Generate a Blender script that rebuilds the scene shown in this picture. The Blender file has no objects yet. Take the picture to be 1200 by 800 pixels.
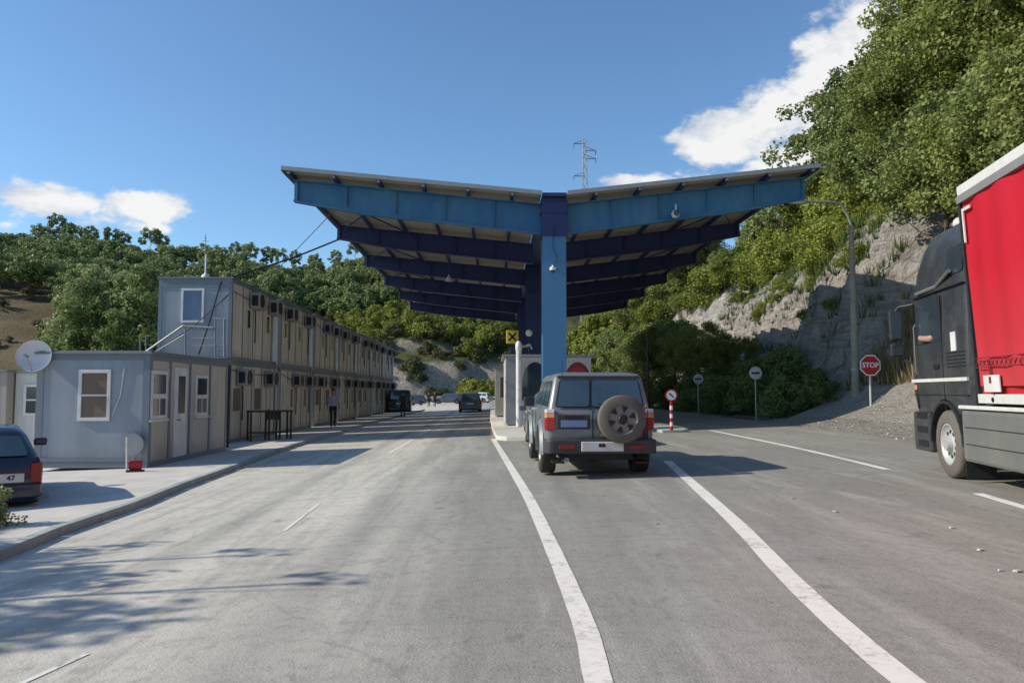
import bpy, bmesh, math, random
import numpy as np
from mathutils import Vector, Matrix, Euler
R = math.radians
random.seed(7); rng = np.random.default_rng(7)
S = bpy.context.scene
C = S.collection
PI = math.pi

# ------------------------------------------------------------------ camera
F = 900.0; EYE = 1.5
PITCH = math.atan(59/900); YAW = math.atan(20/900)
cam_d = bpy.data.cameras.new("camera"); cam = bpy.data.objects.new("camera", cam_d); C.objects.link(cam)
cam.location = (0, 0, EYE)
cam.rotation_euler = Euler((PI/2+PITCH, 0, -YAW), 'XYZ')
cam_d.sensor_width = 36; cam_d.lens = 27.0; cam_d.clip_end = 6000; cam_d.clip_start = 0.1
S.camera = cam
CM = cam.rotation_euler.to_matrix()
def ray(px, py): return CM @ Vector(((px-600)/F, (400-py)/F, -1.0))
K = 0.035                                     # the road falls to the left
def G(px, py, dz=0.0):                        # survey point on the sloping ground
    d = ray(px, py)                           # EYE + t dz = K t dx + h
    t = (dz-EYE)/(d.z-K*d.x)
    return Vector((t*d.x, t*d.y, EYE+t*d.z))
def at(px, py, Y):
    d = ray(px, py); t = Y/d.y
    return Vector((t*d.x, Y, EYE+t*d.z))

# ------------------------------------------------------------------ materials
class N:
    def __init__(s, name):
        s.m = bpy.data.materials.new(name); s.m.use_nodes = True
        s.t = s.m.node_tree; s.n = s.t.nodes; s.l = s.t.links
        s.b = s.n['Principled BSDF']
    def new(s, t, **kw):
        x = s.n.new(t)
        for k, v in kw.items(): setattr(x, k, v)
        return x
    def link(s, a, b): s.l.new(a, b)
    def pos(s): return s.new('ShaderNodeNewGeometry').outputs['Position']
    def objc(s): return s.new('ShaderNodeTexCoord').outputs['Object']
    def scale(s, v, sc):
        m = s.new('ShaderNodeVectorMath', operation='MULTIPLY'); s.link(v, m.inputs[0]); m.inputs[1].default_value = sc
        return m.outputs[0]
    def noise(s, v, sc, det=4, rough=.55, dist=0):
        x = s.new('ShaderNodeTexNoise'); s.link(v, x.inputs['Vector']); x.inputs['Scale'].default_value = sc
        x.inputs['Detail'].default_value = det; x.inputs['Roughness'].default_value = rough; x.inputs['Distortion'].default_value = dist
        return x.outputs['Fac']
    def ramp(s, f, stops, mode='LINEAR'):
        x = s.new('ShaderNodeValToRGB'); s.link(f, x.inputs[0]); e = x.color_ramp.elements; x.color_ramp.interpolation = mode
        while len(e) > 1: e.remove(e[-1])
        for i, (p, c) in enumerate(stops):
            el = e[0] if i == 0 else e.new(p)
            el.position = p
            el.color = (c, c, c, 1) if isinstance(c, (int, float)) else (*c, 1)
        return x.outputs[0]
    def mix(s, f, a, b, mode='MIX'):
        x = s.new('ShaderNodeMix', data_type='RGBA', blend_type=mode)
        for i, v in ((0, f), (6, a), (7, b)):
            if isinstance(v, (int, float)): x.inputs[i].default_value = v if i == 0 else (v, v, v, 1)
            elif isinstance(v, tuple): x.inputs[i].default_value = (*v, 1)
            else: s.link(v, x.inputs[i])
        return x.outputs[2]
    def math(s, op, a, b=None, c=None, clamp=False):
        x = s.new('ShaderNodeMath', operation=op); x.use_clamp = clamp
        for i, v in enumerate((a, b, c)):
            if v is None: continue
            if isinstance(v, (int, float)): x.inputs[i].default_value = v
            else: s.link(v, x.inputs[i])
        return x.outputs[0]
    def bump(s, h, st=.3, d=.02):
        x = s.new('ShaderNodeBump'); s.link(h, x.inputs['Height']); x.inputs['Strength'].default_value = st; x.inputs['Distance'].default_value = d
        s.link(x.outputs[0], s.b.inputs['Normal'])
    def set(s, col=None, rough=None, metal=None, spec=None):
        for key, v in (('Base Color', col), ('Roughness', rough), ('Metallic', metal), ('Specular IOR Level', spec)):
            if v is None: continue
            if isinstance(v, tuple): s.b.inputs[key].default_value = (*v, 1)
            elif isinstance(v, (int, float)): s.b.inputs[key].default_value = v
            else: s.link(v, s.b.inputs[key])
        return s.m

def paint(name, col, rough=.5, metal=0., dirt=.25, dcol=(.12, .10, .08), sc=3., spec=None, coat=0, streak=True):
    n = N(name); p = n.pos()
    a = n.noise(p, sc, 6, .65)
    b = n.noise(n.scale(p, (3, 3, .35)), 1.7, 5, .6) if streak else n.noise(p, sc*6, 3)
    f = n.math('MULTIPLY', n.ramp(a, [(.35, 0), (.75, 1)]), n.ramp(b, [(.3, .2), (.7, 1)]))
    f = n.math('MULTIPLY', f, dirt)
    c = n.mix(f, col, dcol)
    r = n.math('MULTIPLY_ADD', a, .25, rough-.1)
    n.set(c, r, metal, spec)
    if coat: n.b.inputs['Coat Weight'].default_value = coat
    return n.m
def plain(name, col, rough=.6, metal=0., spec=None):
    n = N(name); f = n.noise(n.pos(), 2.5, 5)
    c = n.mix(n.ramp(f, [(.3, 0), (.7, 1)]), tuple(x*.86 for x in col), tuple(min(1, x*1.12) for x in col))
    return n.set(c, rough, metal, spec)
def glass(name, col=(.03, .04, .05), rough=.06):
    n = N(name); f = n.noise(n.pos(), 2.2, 3)
    n.set(n.mix(f, tuple(x*.6 for x in col), tuple(x*1.5 for x in col)), rough, 0, .8)
    return n.m
def leafmat(name, cols, trans=.25):
    n = N(name)
    g = n.new('ShaderNodeNewGeometry'); oi = n.new('ShaderNodeObjectInfo')
    f = n.math('MULTIPLY_ADD', n.noise(n.pos(), .55, 3), .9, n.math('MULTIPLY', g.outputs['Random Per Island'], .35))
    f = n.math('ADD', f, n.math('MULTIPLY', oi.outputs['Random'], .3))
    c = n.ramp(f, [(.35, cols[0]), (.7, cols[1]), (1.1, cols[2])])
    n.set(c, .55, 0, .25)
    tr = n.new('ShaderNodeBsdfTranslucent'); n.link(n.mix(.5, c, (.35, .4, .05), 'MULTIPLY'), tr.inputs[0])
    n.link(c, tr.inputs[0])
    mx = n.new('ShaderNodeMixShader'); mx.inputs[0].default_value = trans
    n.link(n.b.outputs[0], mx.inputs[1]); n.link(tr.outputs[0], mx.inputs[2])
    n.link(mx.outputs[0], n.n['Material Output'].inputs[0])
    return n.m
M = {}
def asphalt():
    n = N('asphalt'); p = n.pos()
    sx = n.new('ShaderNodeSeparateXYZ'); n.link(p, sx.inputs[0])
    big = n.noise(p, .16, 5, .6, .6); mid = n.noise(n.scale(p, (1, .35, 1)), .9, 5, .6, .4); fine = n.noise(p, 55, 3, .7); grain = n.noise(p, 9, 5, .7)
    base = n.ramp(big, [(.3, (.175, .17, .145)), (.5, (.245, .24, .208)), (.72, (.31, .303, .262))])
    # lighter and dustier to the left, browner and darker to the right
    g = n.math('MULTIPLY_ADD', n.math('ADD', sx.outputs[0], n.math('MULTIPLY_ADD', n.noise(n.scale(p, (1, .25, 1)), .5, 4, .6, .8), 3.0, -1.5)), -.46, -.1, clamp=True)
    g = n.math('MULTIPLY', g, n.ramp(mid, [(.25, .75), (.6, 1)]))
    c = n.mix(g, base, (.62, .59, .50))
    r = n.math('MULTIPLY_ADD', sx.outputs[0], .12, -.3, clamp=True)
    c = n.mix(n.math('MULTIPLY', r, .65), c, (.195, .165, .132))
    rt = n.new('ShaderNodeMapping'); n.link(p, rt.inputs[0]); rt.inputs['Rotation'].default_value = (0, 0, R(-28)); rt.inputs['Scale'].default_value = (2.6, .28, 1)
    sw = n.noise(rt.outputs[0], .8, 6, .62, .9)
    c = n.mix(n.math('MULTIPLY', n.ramp(sw, [(.52, 0), (.68, 1)]), .5), c, (.43, .42, .38))
    c = n.mix(n.math('MULTIPLY', n.ramp(sw, [(.30, 1), (.44, 0)]), .45), c, (.17, .168, .155))
    lg = n.noise(n.scale(p, (3.2, .16, 1)), .9, 6, .65, .5)
    c = n.mix(n.math('MULTIPLY', n.ramp(lg, [(.34, 1), (.5, 0)]), .38), c, (.165, .16, .148))
    def wob(amp): return n.math('MULTIPLY_ADD', n.noise(n.scale(p, (.0, .06, 0)), 1.0, 2), amp, -amp/2)
    wx = n.math('ADD', sx.outputs[0], wob(2.0))
    for cx, w in ((-3.3, .35), (-1.6, .35), (1.1, .3), (2.7, .3), (4.9, .35), (6.7, .35)):
        d = n.math('ABSOLUTE', n.math('SUBTRACT', wx, cx))
        t = n.ramp(n.math('DIVIDE', d, w), [(0.1, 1), (1.0, 0)], 'EASE')
        t = n.math('MULTIPLY', n.math('MULTIPLY', t, n.ramp(mid, [(.35, .25), (.65, 1)])), .6)
        c = n.mix(t, c, (.16, .158, .145))
    # curved tyre scuffs and patches
    w = n.new('ShaderNodeTexWave', wave_type='RINGS', rings_direction='Z'); n.link(n.scale(n.math and p, (1, 1, 0)), w.inputs[0])
    w.inputs['Scale'].default_value = .33; w.inputs['Distortion'].default_value = 5; w.inputs['Detail'].default_value = 3; w.inputs['Detail Scale'].default_value = .5
    c = n.mix(n.math('MULTIPLY', n.ramp(w.outputs['Fac'], [(.84, 0), (.97, 1)]), .10), c, (.12, .115, .105))
    oil = n.ramp(n.noise(n.scale(p, (1.6, .8, 1)), 1.1, 6, .7, 1.2), [(.60, 0), (.70, 1)])
    c = n.mix(n.math('MULTIPLY', oil, .55), c, (.085, .08, .075))
    pale = n.ramp(n.noise(n.scale(p, (1.6, .9, 1)), .5, 6, .7, 1.5), [(.56, 0), (.72, 1)])
    c = n.mix(n.math('MULTIPLY', pale, .35), c, (.40, .39, .35))
    # cracks
    v = n.new('ShaderNodeTexVoronoi', feature='DISTANCE_TO_EDGE'); dv = n.new('ShaderNodeVectorMath', operation='ADD')
    nt = n.new('ShaderNodeTexNoise'); n.link(p, nt.inputs[0]); nt.inputs['Scale'].default_value = 1.6
    n.link(p, dv.inputs[0]); n.link(n.scale(nt.outputs['Color'], (.55, .55, 0)), dv.inputs[1]); n.link(dv.outputs[0], v.inputs[0]); v.inputs['Scale'].default_value = .22
    cr = n.ramp(v.outputs['Distance'], [(.0, 1), (.009, 0)])
    c = n.mix(n.math('MULTIPLY', n.math('MULTIPLY', cr, n.ramp(big, [(.35, .1), (.55, 1)])), .28), c, (.07, .065, .06))
    c = n.mix(n.ramp(fine, [(.3, .0), (.7, .32)]), c, (.5, .49, .45))
    c = n.mix(n.ramp(grain, [(.5, 0), (.8, .5)]), c, (.12, .117, .105))
    sp = n.ramp(n.noise(p, 30, 1), [(.74, 0), (.78, 1)])
    c = n.mix(n.math('MULTIPLY', sp, .4), c, (.42, .4, .37))
    drip = n.new('ShaderNodeTexVoronoi'); n.link(p, drip.inputs[0]); drip.inputs['Scale'].default_value = 1.1
    dm = n.math('MULTIPLY', n.ramp(drip.outputs['Distance'], [(.04, 1), (.12, 0)]), n.ramp(n.noise(p, .7, 3), [(.5, 0), (.6, .7)]))
    c = n.mix(dm, c, (.09, .085, .078))
    n.set(c, .85, 0, .25); n.bump(n.math('ADD', fine, grain), .6, .012)
    return n.m
def ground_mat():
    n = N('hill_ground'); p = n.pos()
    g = n.new('ShaderNodeNewGeometry'); sp = n.new('ShaderNodeSeparateXYZ'); n.link(g.outputs['Normal'], sp.inputs[0])
    px = n.new('ShaderNodeSeparateXYZ'); n.link(p, px.inputs[0])
    a = n.noise(p, .35, 6, .65); b = n.noise(n.scale(p, (1, 1, .3)), 1.3, 8, .7, .8); c0 = n.noise(p, .045, 4)
    rock = n.ramp(b, [(.25, (.30, .275, .245)), (.5, (.55, .51, .46)), (.72, (.74, .69, .62))])
    strat = n.noise(n.scale(p, (.35, .35, 2.2)), 1.2, 6, .65, 1.5)
    rock = n.mix(n.ramp(strat, [(.45, 0), (.62, .55)]), rock, (.24, .21, .185))
    vv = n.new('ShaderNodeTexVoronoi', feature='DISTANCE_TO_EDGE'); wv = n.new('ShaderNodeVectorMath', operation='ADD'); tn_ = n.new('ShaderNodeTexNoise'); n.link(p, tn_.inputs[0]); tn_.inputs['Scale'].default_value = .9; tn_.inputs['Detail'].default_value = 6
    n.link(n.scale(p, (.8, .8, 1.5)), wv.inputs[0]); n.link(n.scale(tn_.outputs['Color'], (1.8, 1.8, 1.8)), wv.inputs[1]); n.link(wv.outputs[0], vv.inputs[0]); vv.inputs['Scale'].default_value = .9
    crk = n.ramp(vv.outputs['Distance'], [(0, 1), (.07, 0)])
    rock = n.mix(n.math('MULTIPLY', crk, n.ramp(a, [(.45, 0), (.65, .32)])), rock, (.15, .135, .12))
    rock = n.mix(n.ramp(n.noise(p, 6, 6, .75), [(.5, 0), (.75, .5)]), rock, (.16, .15, .13))
    far = n.math('GREATER_THAN', px.outputs[1], 120)
    rock = n.mix(n.math('MULTIPLY', far, .55), rock, n.ramp(b, [(.3, (.22, .18, .13)), (.6, (.50, .43, .33))]))
    grass = n.ramp(a, [(.3, (.07, .09, .03)), (.55, (.12, .13, .05)), (.75, (.19, .165, .08))])
    left = n.math('MULTIPLY', n.math('LESS_THAN', px.outputs[0], -60), n.ramp(c0, [(.35, .8), (.6, 1)]))
    grass = n.mix(left, grass, n.ramp(b, [(.3, (.13, .10, .06)), (.6, (.22, .17, .10))]))
    st = n.math('ADD', sp.outputs[2], n.math('MULTIPLY_ADD', a, .22, -.11))
    m = n.ramp(st, [(.60, 1), (.80, 0)])
    # gravel bank beside the right hand lane
    gr = n.ramp(n.noise(p, 14, 5, .8), [(.3, (.40, .37, .32)), (.7, (.62, .58, .51))])
    gm = n.math('MULTIPLY', n.math('LESS_THAN', px.outputs[1], 30.0), n.math('LESS_THAN', n.math('ADD', px.outputs[0], a), 15.0))
    dirt = n.ramp(a, [(.3, (.34, .32, .28)), (.7, (.46, .43, .38))])
    flat = n.math('MULTIPLY', n.math('LESS_THAN', px.outputs[1], 150), n.math('GREATER_THAN', px.outputs[0], -28))
    flat = n.math('MULTIPLY', flat, n.math('LESS_THAN', px.outputs[0], 11.5))
    c = n.mix(m, grass, rock)
    c = n.mix(n.math('MULTIPLY', gm, n.ramp(a, [(.2, .75), (.5, 1)])), c, gr)
    c = n.mix(flat, c, dirt)
    n.set(c, .95, 0, .1); n.bump(n.math('ADD', n.noise(p, 2.5, 8, .75), n.math('ADD', n.math('MULTIPLY', b, 1.5), n.math('MULTIPLY', crk, -.15))), 1.0, .45)
    return n.m
def concrete(name, lo, hi, sc=1.2):
    n = N(name); p = n.pos(); a = n.noise(p, sc, 7, .65, .5); b = n.noise(p, 40, 3)
    c = n.mix(n.ramp(b, [(.3, 0), (.7, .2)]), n.ramp(a, [(.3, lo), (.7, hi)]), tuple(x*.6 for x in lo))
    n.set(c, .9, 0, .2); n.bump(b, .25, .008); return n.m
def linepaint():
    n = N('road_line_paint'); p = n.pos()
    a = n.noise(p, 14, 6, .75); b = n.noise(p, 1.6, 4)
    f = n.math('ADD', n.math('MULTIPLY', a, .75), n.math('MULTIPLY', b, .45))
    n.set(n.ramp(f, [(.44, (.27, .265, .235)), (.49, (.50, .49, .44)), (.56, (.68, .66, .60)), (.66, (.74, .72, .65))]), .8, 0, .2)
    return n.m
def panelled(name, col, period=.28, dirt=.3):     # sandwich panel with faint vertical profile and grime
    n = N(name); p = n.objc(); q = n.pos()
    sx = n.new('ShaderNodeSeparateXYZ'); n.link(p, sx.inputs[0])
    s = n.math('ADD', sx.outputs[0], sx.outputs[1])
    w = n.math('SINE', n.math('MULTIPLY', s, 2*PI/period))
    a = n.noise(q, 1.1, 5); b = n.noise(n.scale(q, (4, 4, .3)), 1.5, 6, .7)
    f = n.math('MULTIPLY', n.ramp(b, [(.42, 0), (.72, 1)]), dirt)
    c = n.mix(n.ramp(a, [(.3, 0), (.7, 1)]), tuple(x*.86 for x in col), col)
    c = n.mix(f, c, (.16, .13, .10))
    low = n.ramp(n.math('ADD', sx.outputs[2], n.math('MULTIPLY', a, .6)), [(.25, .45), (.75, 0)])
    c = n.mix(low, c, (.15, .125, .095))
    n.set(c, .6, 0, .35); n.bump(w, .25, .012); return n.m

M['asphalt'] = asphalt(); M['ground'] = ground_mat(); M['line'] = linepaint()
M['pave'] = concrete('pavement_concrete', (.50, .48, .44), (.66, .635, .58)); M['kerb'] = concrete('kerb_concrete', (.29, .33, .31), (.45, .48, .45), 3)
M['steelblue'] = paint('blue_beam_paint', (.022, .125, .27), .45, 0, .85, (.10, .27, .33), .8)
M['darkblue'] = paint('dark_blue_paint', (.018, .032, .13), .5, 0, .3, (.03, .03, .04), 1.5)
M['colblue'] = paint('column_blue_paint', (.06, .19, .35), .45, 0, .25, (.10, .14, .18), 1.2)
M['roofsheet'] = paint('roof_sheet', (.43, .40, .34), .6, 0, .6, (.2, .17, .13), .8)
M['roofedge'] = paint('roof_edge_metal', (.33, .36, .36), .5, .3, .5, (.14, .13, .1), 2)
M['cabfront'] = panelled('cabin_end_panel', (.31, .36, .415), .9, .18)
M['cabside'] = panelled('cabin_side_panel', (.72, .67, .57), .3, .45)
M['officeside'] = panelled('office_side_panel', (.60, .56, .48), .3, .35)
M['cabwhite'] = panelled('white_cabin_panel', (.62, .64, .62), .3, .2)
M['cabbeige'] = panelled('beige_cabin_panel', (.36, .33, .31), .3, .2)
M['frame'] = paint('cabin_steel_frame', (.17, .21, .25), .5, 0, .3)
M['cabroof'] = paint('cabin_roof_metal', (.22, .24, .25), .55, .2, .5)
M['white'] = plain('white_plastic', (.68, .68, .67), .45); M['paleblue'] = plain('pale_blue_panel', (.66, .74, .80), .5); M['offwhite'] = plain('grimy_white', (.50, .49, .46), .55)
M['winblind'] = plain('brown_blind', (.17, .125, .09), .7); M['winblue'] = glass('blue_window_glass', (.06, .09, .18), .05)
M['glass'] = glass('dark_glass'); M['carglass'] = glass('tinted_car_glass', (.05, .085, .11), .04)
M['black'] = plain('black_metal', (.012, .012, .013), .5); M['rubber'] = plain('tyre_rubber', (.035, .033, .03), .85); M['dustyrubber'] = plain('dusty_tyre_rubber', (.12, .105, .09), .9)
M['plastic'] = plain('black_plastic', (.022, .023, .025), .55); M['galv'] = paint('galvanised_steel', (.40, .40, .37), .45, .6, .4)
M['grey'] = plain('grey_paint', (.27, .29, .31), .5); M['acbody'] = plain('air_conditioner_casing', (.30, .29, .26), .5)
M['suv'] = paint('silver_car_paint', (.20, .218, .22), .35, .35, .35, (.2, .17, .13), 2, coat=.4, streak=False)
M['suvtrim'] = paint('dark_bumper_paint', (.035, .035, .04), .45, 0, .4, (.12, .1, .08), 3, streak=False)
M['navy'] = paint('navy_car_paint', (.012, .018, .045), .25, .2, .15, (.1, .09, .08), 2, coat=.6, streak=False)
M['carblack'] = paint('dark_car_paint', (.03, .033, .04), .3, .2, .2, (.1, .09, .08), 2, coat=.5, streak=False)
M['carwhite'] = paint('white_car_paint', (.66, .67, .68), .3, 0, .1, (.2, .17, .13), 2, coat=.5, streak=False)
M['cargrey'] = paint('grey_car_paint', (.11, .12, .15), .3, .3, .2, (.1, .09, .08), 2, coat=.5, streak=False)
M['red'] = plain('red_lens', (.27, .014, .012), .25); M['redsign'] = plain('red_sign_film', (.36, .012, .018), .4); M['amber'] = plain('amber_lens', (.6, .25, .12), .3); M['clearlens'] = plain('clear_lens', (.55, .5, .5), .2)
M['plate'] = plain('number_plate_white', (.6, .6, .58), .4); M['plateblue'] = plain('number_plate_blue', (.16, .24, .40), .4)
M['rim'] = paint('steel_rim', (.20, .19, .18), .4, .7, .5, (.1, .08, .06), 5); M['rimwhite'] = plain('pale_truck_rim', (.5, .5, .48), .45, .3)
M['truckcab'] = paint('anthracite_truck_paint', (.030, .034, .038), .38, .1, .45, (.16, .15, .13), 2.2, coat=.2, streak=False)
M['truckskirt'] = paint('dusty_skirt_paint', (.135, .14, .135), .5, .1, .6, (.24, .22, .18), 1.8)
M['railwhite'] = paint('white_rail', (.6, .6, .57), .5, 0, .4, (.2, .18, .15), 4)
M['yellow'] = plain('yellow_box', (.62, .5, .05), .5); M['brown'] = plain('weathered_brown', (.16, .11, .07), .8)
M['chrome'] = plain('mirror_metal', (.4, .4, .42), .15, .9)
def tarp():
    n = N('red_curtain_tarp'); p = n.objc(); sx = n.new('ShaderNodeSeparateXYZ'); n.link(p, sx.inputs[0])
    a = n.noise(p, 1.1, 5, .6); b = n.noise(n.scale(p, (1, 1.6, .5)), 1.4, 3)
    low = n.ramp(sx.outputs[2], [(.30, 1), (.9, 0)])
    mr = n.new('ShaderNodeMapRange'); n.link(sx.outputs[2], mr.inputs[0]); mr.inputs[1].default_value = 1.2; mr.inputs[2].default_value = 4.2
    c = n.mix(n.math('MULTIPLY', n.ramp(mr.outputs[0], [(0, 1), (.55, 0)]), n.math('MULTIPLY_ADD', a, .5, .15)), (.44, .010, .022), (.46, .09, .09))
    n.set(c, .5, 0, .3); n.bump(n.math('ADD', b, n.math('MULTIPLY', a, .5)), .35, .06); return n.m
M['tarp'] = tarp()
M['skin'] = plain('skin', (.36, .21, .15), .6); M['hair'] = plain('dark_hair', (.02, .015, .012), .7)
M['shirt'] = plain('pale_shirt', (.34, .38, .46), .8); M['trouser'] = plain('dark_trousers', (.02, .022, .03), .85); M['darkshirt'] = plain('dark_shirt', (.04, .04, .05), .85); M['shoe'] = plain('black_shoe', (.012, .012, .012), .5)
M['bark'] = plain('bark', (.10, .08, .06), .95)
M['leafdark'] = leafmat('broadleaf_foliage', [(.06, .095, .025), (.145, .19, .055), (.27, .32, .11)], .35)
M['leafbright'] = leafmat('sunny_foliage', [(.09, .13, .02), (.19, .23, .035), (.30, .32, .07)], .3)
M['leafpoplar'] = leafmat('poplar_foliage', [(.065, .11, .03), (.17, .23, .075), (.36, .40, .18)], .3)
M['leafmid'] = leafmat('yellow_green_foliage', [(.07, .10, .024), (.17, .21, .05), (.31, .345, .105)], .36)
M['leaffar'] = leafmat('far_hill_foliage', [(.10, .14, .055), (.20, .25, .085), (.32, .36, .14)], .15)  # lighter leaf colours stand in for haze over the far hills
M['leafolive'] = leafmat('olive_scrub_foliage', [(.05, .06, .02), (.10, .11, .04), (.17, .16, .07)], .2)
M['drygrass'] = leafmat('dry_grass', [(.16, .12, .05), (.26, .2, .10), (.34, .28, .16)], .3)
M['greengrass'] = leafmat('green_grass', [(.03, .06, .012), (.07, .12, .025), (.15, .18, .06)], .3)

# ------------------------------------------------------------------ mesh helpers
class MB:
    def __init__(s): s.bm = bmesh.new(); s.mi = 0
    def _tag(s, n0):
        s.bm.faces.ensure_lookup_table()
        for f in s.bm.faces[n0:]: f.material_index = s.mi
    def box(s, x0, x1, y0, y1, z0, z1, mat=None):
        n0 = len(s.bm.faces)
        vs = [s.bm.verts.new(v) for v in ((x0,y0,z0),(x1,y0,z0),(x1,y1,z0),(x0,y1,z0),(x0,y0,z1),(x1,y0,z1),(x1,y1,z1),(x0,y1,z1))]
        if mat is not None:
            for v in vs: v.co = mat @ v.co
        for f in ((3,2,1,0),(4,5,6,7),(0,1,5,4),(1,2,6,5),(2,3,7,6),(3,0,4,7)): s.bm.faces.new([vs[i] for i in f])
        s._tag(n0); return s
    def rings(s, rings, cap=True, closed=True):
        n0 = len(s.bm.faces); rv = [[s.bm.verts.new(p) for p in r] for r in rings]; n = len(rv[0])
        for a, b in zip(rv[:-1], rv[1:]):
            for i in range(n if closed else n-1):
                j = (i+1) % n; s.bm.faces.new((a[i], a[j], b[j], b[i]))
        if cap: s.bm.faces.new(rv[0][::-1]); s.bm.faces.new(rv[-1])
        s._tag(n0); return s
    def tube(s, pts, r, seg=8, r1=None):
        pts = [Vector(p) for p in pts]; n = len(pts); rings = []
        up = Vector((0,0,1)); prev = None
        for i, p in enumerate(pts):
            d = (pts[min(i+1,n-1)]-pts[max(i-1,0)]).normalized()
            a = d.cross(up if abs(d.z) < .95 else Vector((0,1,0))).normalized() if prev is None else (prev-d*prev.dot(d)).normalized()
            prev = a; b = d.cross(a); rr = r if r1 is None else r+(r1-r)*i/(n-1)
            rings.append([p+a*math.cos(2*PI*k/seg)*rr+b*math.sin(2*PI*k/seg)*rr for k in range(seg)])
        return s.rings(rings)
    def prism(s, poly, off):       # planar polygon (3D points) pushed along off
        off = Vector(off); a = [Vector(p) for p in poly]
        return s.rings([a, [p+off for p in a]])
    def lathe(s, prof, seg=28, origin=(0,0,0), axis='x', cap=False):
        o = Vector(origin); rings = []
        for (h, r) in prof:
            ring = []
            for k in range(seg):
                t = 2*PI*k/seg; u, v = r*math.cos(t), r*math.sin(t)
                q = Vector((h,u,v)) if axis == 'x' else (Vector((u,h,v)) if axis == 'y' else Vector((u,v,h)))
                ring.append(o+q)
            rings.append(ring)
        return s.rings(rings, cap)
    def panel(s, c, u0, u1, v0, v1, r=.04, t=.01, off=.003, n=4):   # rounded panel on the quad c = (p00,p10,p11,p01)
        c = [Vector(p) for p in c]
        nrm = (c[1]-c[0]).cross(c[3]-c[0]).normalized()
        L = (c[1]-c[0]).length; H = (c[3]-c[0]).length; ru = min(r/L, (u1-u0)/2.01); rv = min(r/H, (v1-v0)/2.01)
        P = lambda u, v: (c[0]*(1-u)+c[1]*u)*(1-v)+(c[3]*(1-u)+c[2]*u)*v
        poly = []
        for (cu, cv, a0) in ((u1-ru, v0+rv, -90), (u1-ru, v1-rv, 0), (u0+ru, v1-rv, 90), (u0+ru, v0+rv, 180)):
            for k in range(n+1):
                a = R(a0+90*k/n); poly.append(P(cu+ru*math.cos(a), cv+rv*math.sin(a))+nrm*off)
        return s.prism(poly, nrm*t)
    def fin(s, name, mats, parent=None, smooth=False, bevel=0, loc=None, seg=2):
        bmesh.ops.recalc_face_normals(s.bm, faces=s.bm.faces)
        me = bpy.data.meshes.new(name); s.bm.to_mesh(me); s.bm.free()
        return link(name, me, mats, parent, smooth, bevel, loc, seg)
def link(name, me, mats, parent=None, smooth=False, bevel=0, loc=None, seg=2):
    o = bpy.data.objects.new(name, me); C.objects.link(o)
    for m in (mats if isinstance(mats, (list, tuple)) else [mats]): me.materials.append(M[m] if isinstance(m, str) else m)
    if parent: o.parent = parent
    if loc is not None: o.location = loc
    if bevel:
        b = o.modifiers.new('bevel', 'BEVEL'); b.width = bevel; b.segments = seg; b.limit_method = 'ANGLE'; b.angle_limit = R(35)
        b.harden_normals = False
    if smooth: smooth_mesh(me)
    return o
def smooth_mesh(me, ang=38):
    me.polygons.foreach_set('use_smooth', [True]*len(me.polygons))
    bm = bmesh.new(); bm.from_mesh(me)
    for e in bm.edges:
        if len(e.link_faces) == 2 and e.calc_face_angle(0) > R(ang): e.smooth = False
    bm.to_mesh(me); bm.free()
def thing(name, label, cat, loc=(0,0,0), rotz=0, group=None):
    o = bpy.data.objects.new(name, None); C.objects.link(o); o.location = loc; o.rotation_euler = (0,0,rotz); o.empty_display_size = .2
    o['label'] = label; o['category'] = cat
    if group: o['group'] = group
    return o
def tag(o, label=None, cat=None, group=None, kind=None):
    if label: o['label'] = label
    if cat: o['category'] = cat
    if group: o['group'] = group
    if kind: o['kind'] = kind
    return o
def dup(root, loc, rotz=0, label=None, scale=None):
    r = root.copy(); C.objects.link(r); r.location = loc; r.rotation_euler = (0,0,rotz)
    if label: r['label'] = label
    if scale: r.scale = scale
    def rec(a, b):
        for ch in a.children:
            c = ch.copy(); C.objects.link(c); c.parent = b; rec(ch, c)
    rec(root, r); return r
def cut(bm, cutters):
    """subtract cutter bmeshes from bm, returns a mesh"""
    def tmp(b):
        bmesh.ops.recalc_face_normals(b, faces=b.faces)
        me = bpy.data.meshes.new('t'); b.to_mesh(me); b.free(); o = bpy.data.objects.new('t', me); C.objects.link(o); return o
    a = tmp(bm); os_ = [tmp(b) for b in cutters]
    for c in os_:
        m = a.modifiers.new('b', 'BOOLEAN'); m.operation = 'DIFFERENCE'; m.object = c; m.solver = 'EXACT'
    dg = bpy.context.evaluated_depsgraph_get(); dg.update()
    me = bpy.data.meshes.new_from_object(a.evaluated_get(dg))
    for o in [a]+os_: bpy.data.objects.remove(o)
    me.materials.clear()
    return me
def cylbm(x0, x1, y, z, r, seg=28):
    m = MB(); m.rings([[Vector((x, y+r*math.cos(2*PI*k/seg), z+r*math.sin(2*PI*k/seg))) for k in range(seg)] for x in (x0, x1)]); return m.bm
def text_mesh(txt, size, name, mat, parent=None, loc=(0,0,0), rot=(PI/2,0,0), ext=.002, sx=1.0):
    cu = bpy.data.curves.new(name, 'FONT'); cu.body = txt; cu.size = size; cu.align_x = 'CENTER'; cu.align_y = 'CENTER'; cu.extrude = ext; cu.offset = size*.02
    o = bpy.data.objects.new(name, cu); C.objects.link(o)
    dg = bpy.context.evaluated_depsgraph_get(); dg.update(); me = bpy.data.meshes.new_from_object(o.evaluated_get(dg)); bpy.data.objects.remove(o)
    me.materials.clear(); q = link(name, me, mat, parent); q.location = loc; q.rotation_euler = rot; q.scale = (sx, 1, 1); return q

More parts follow.
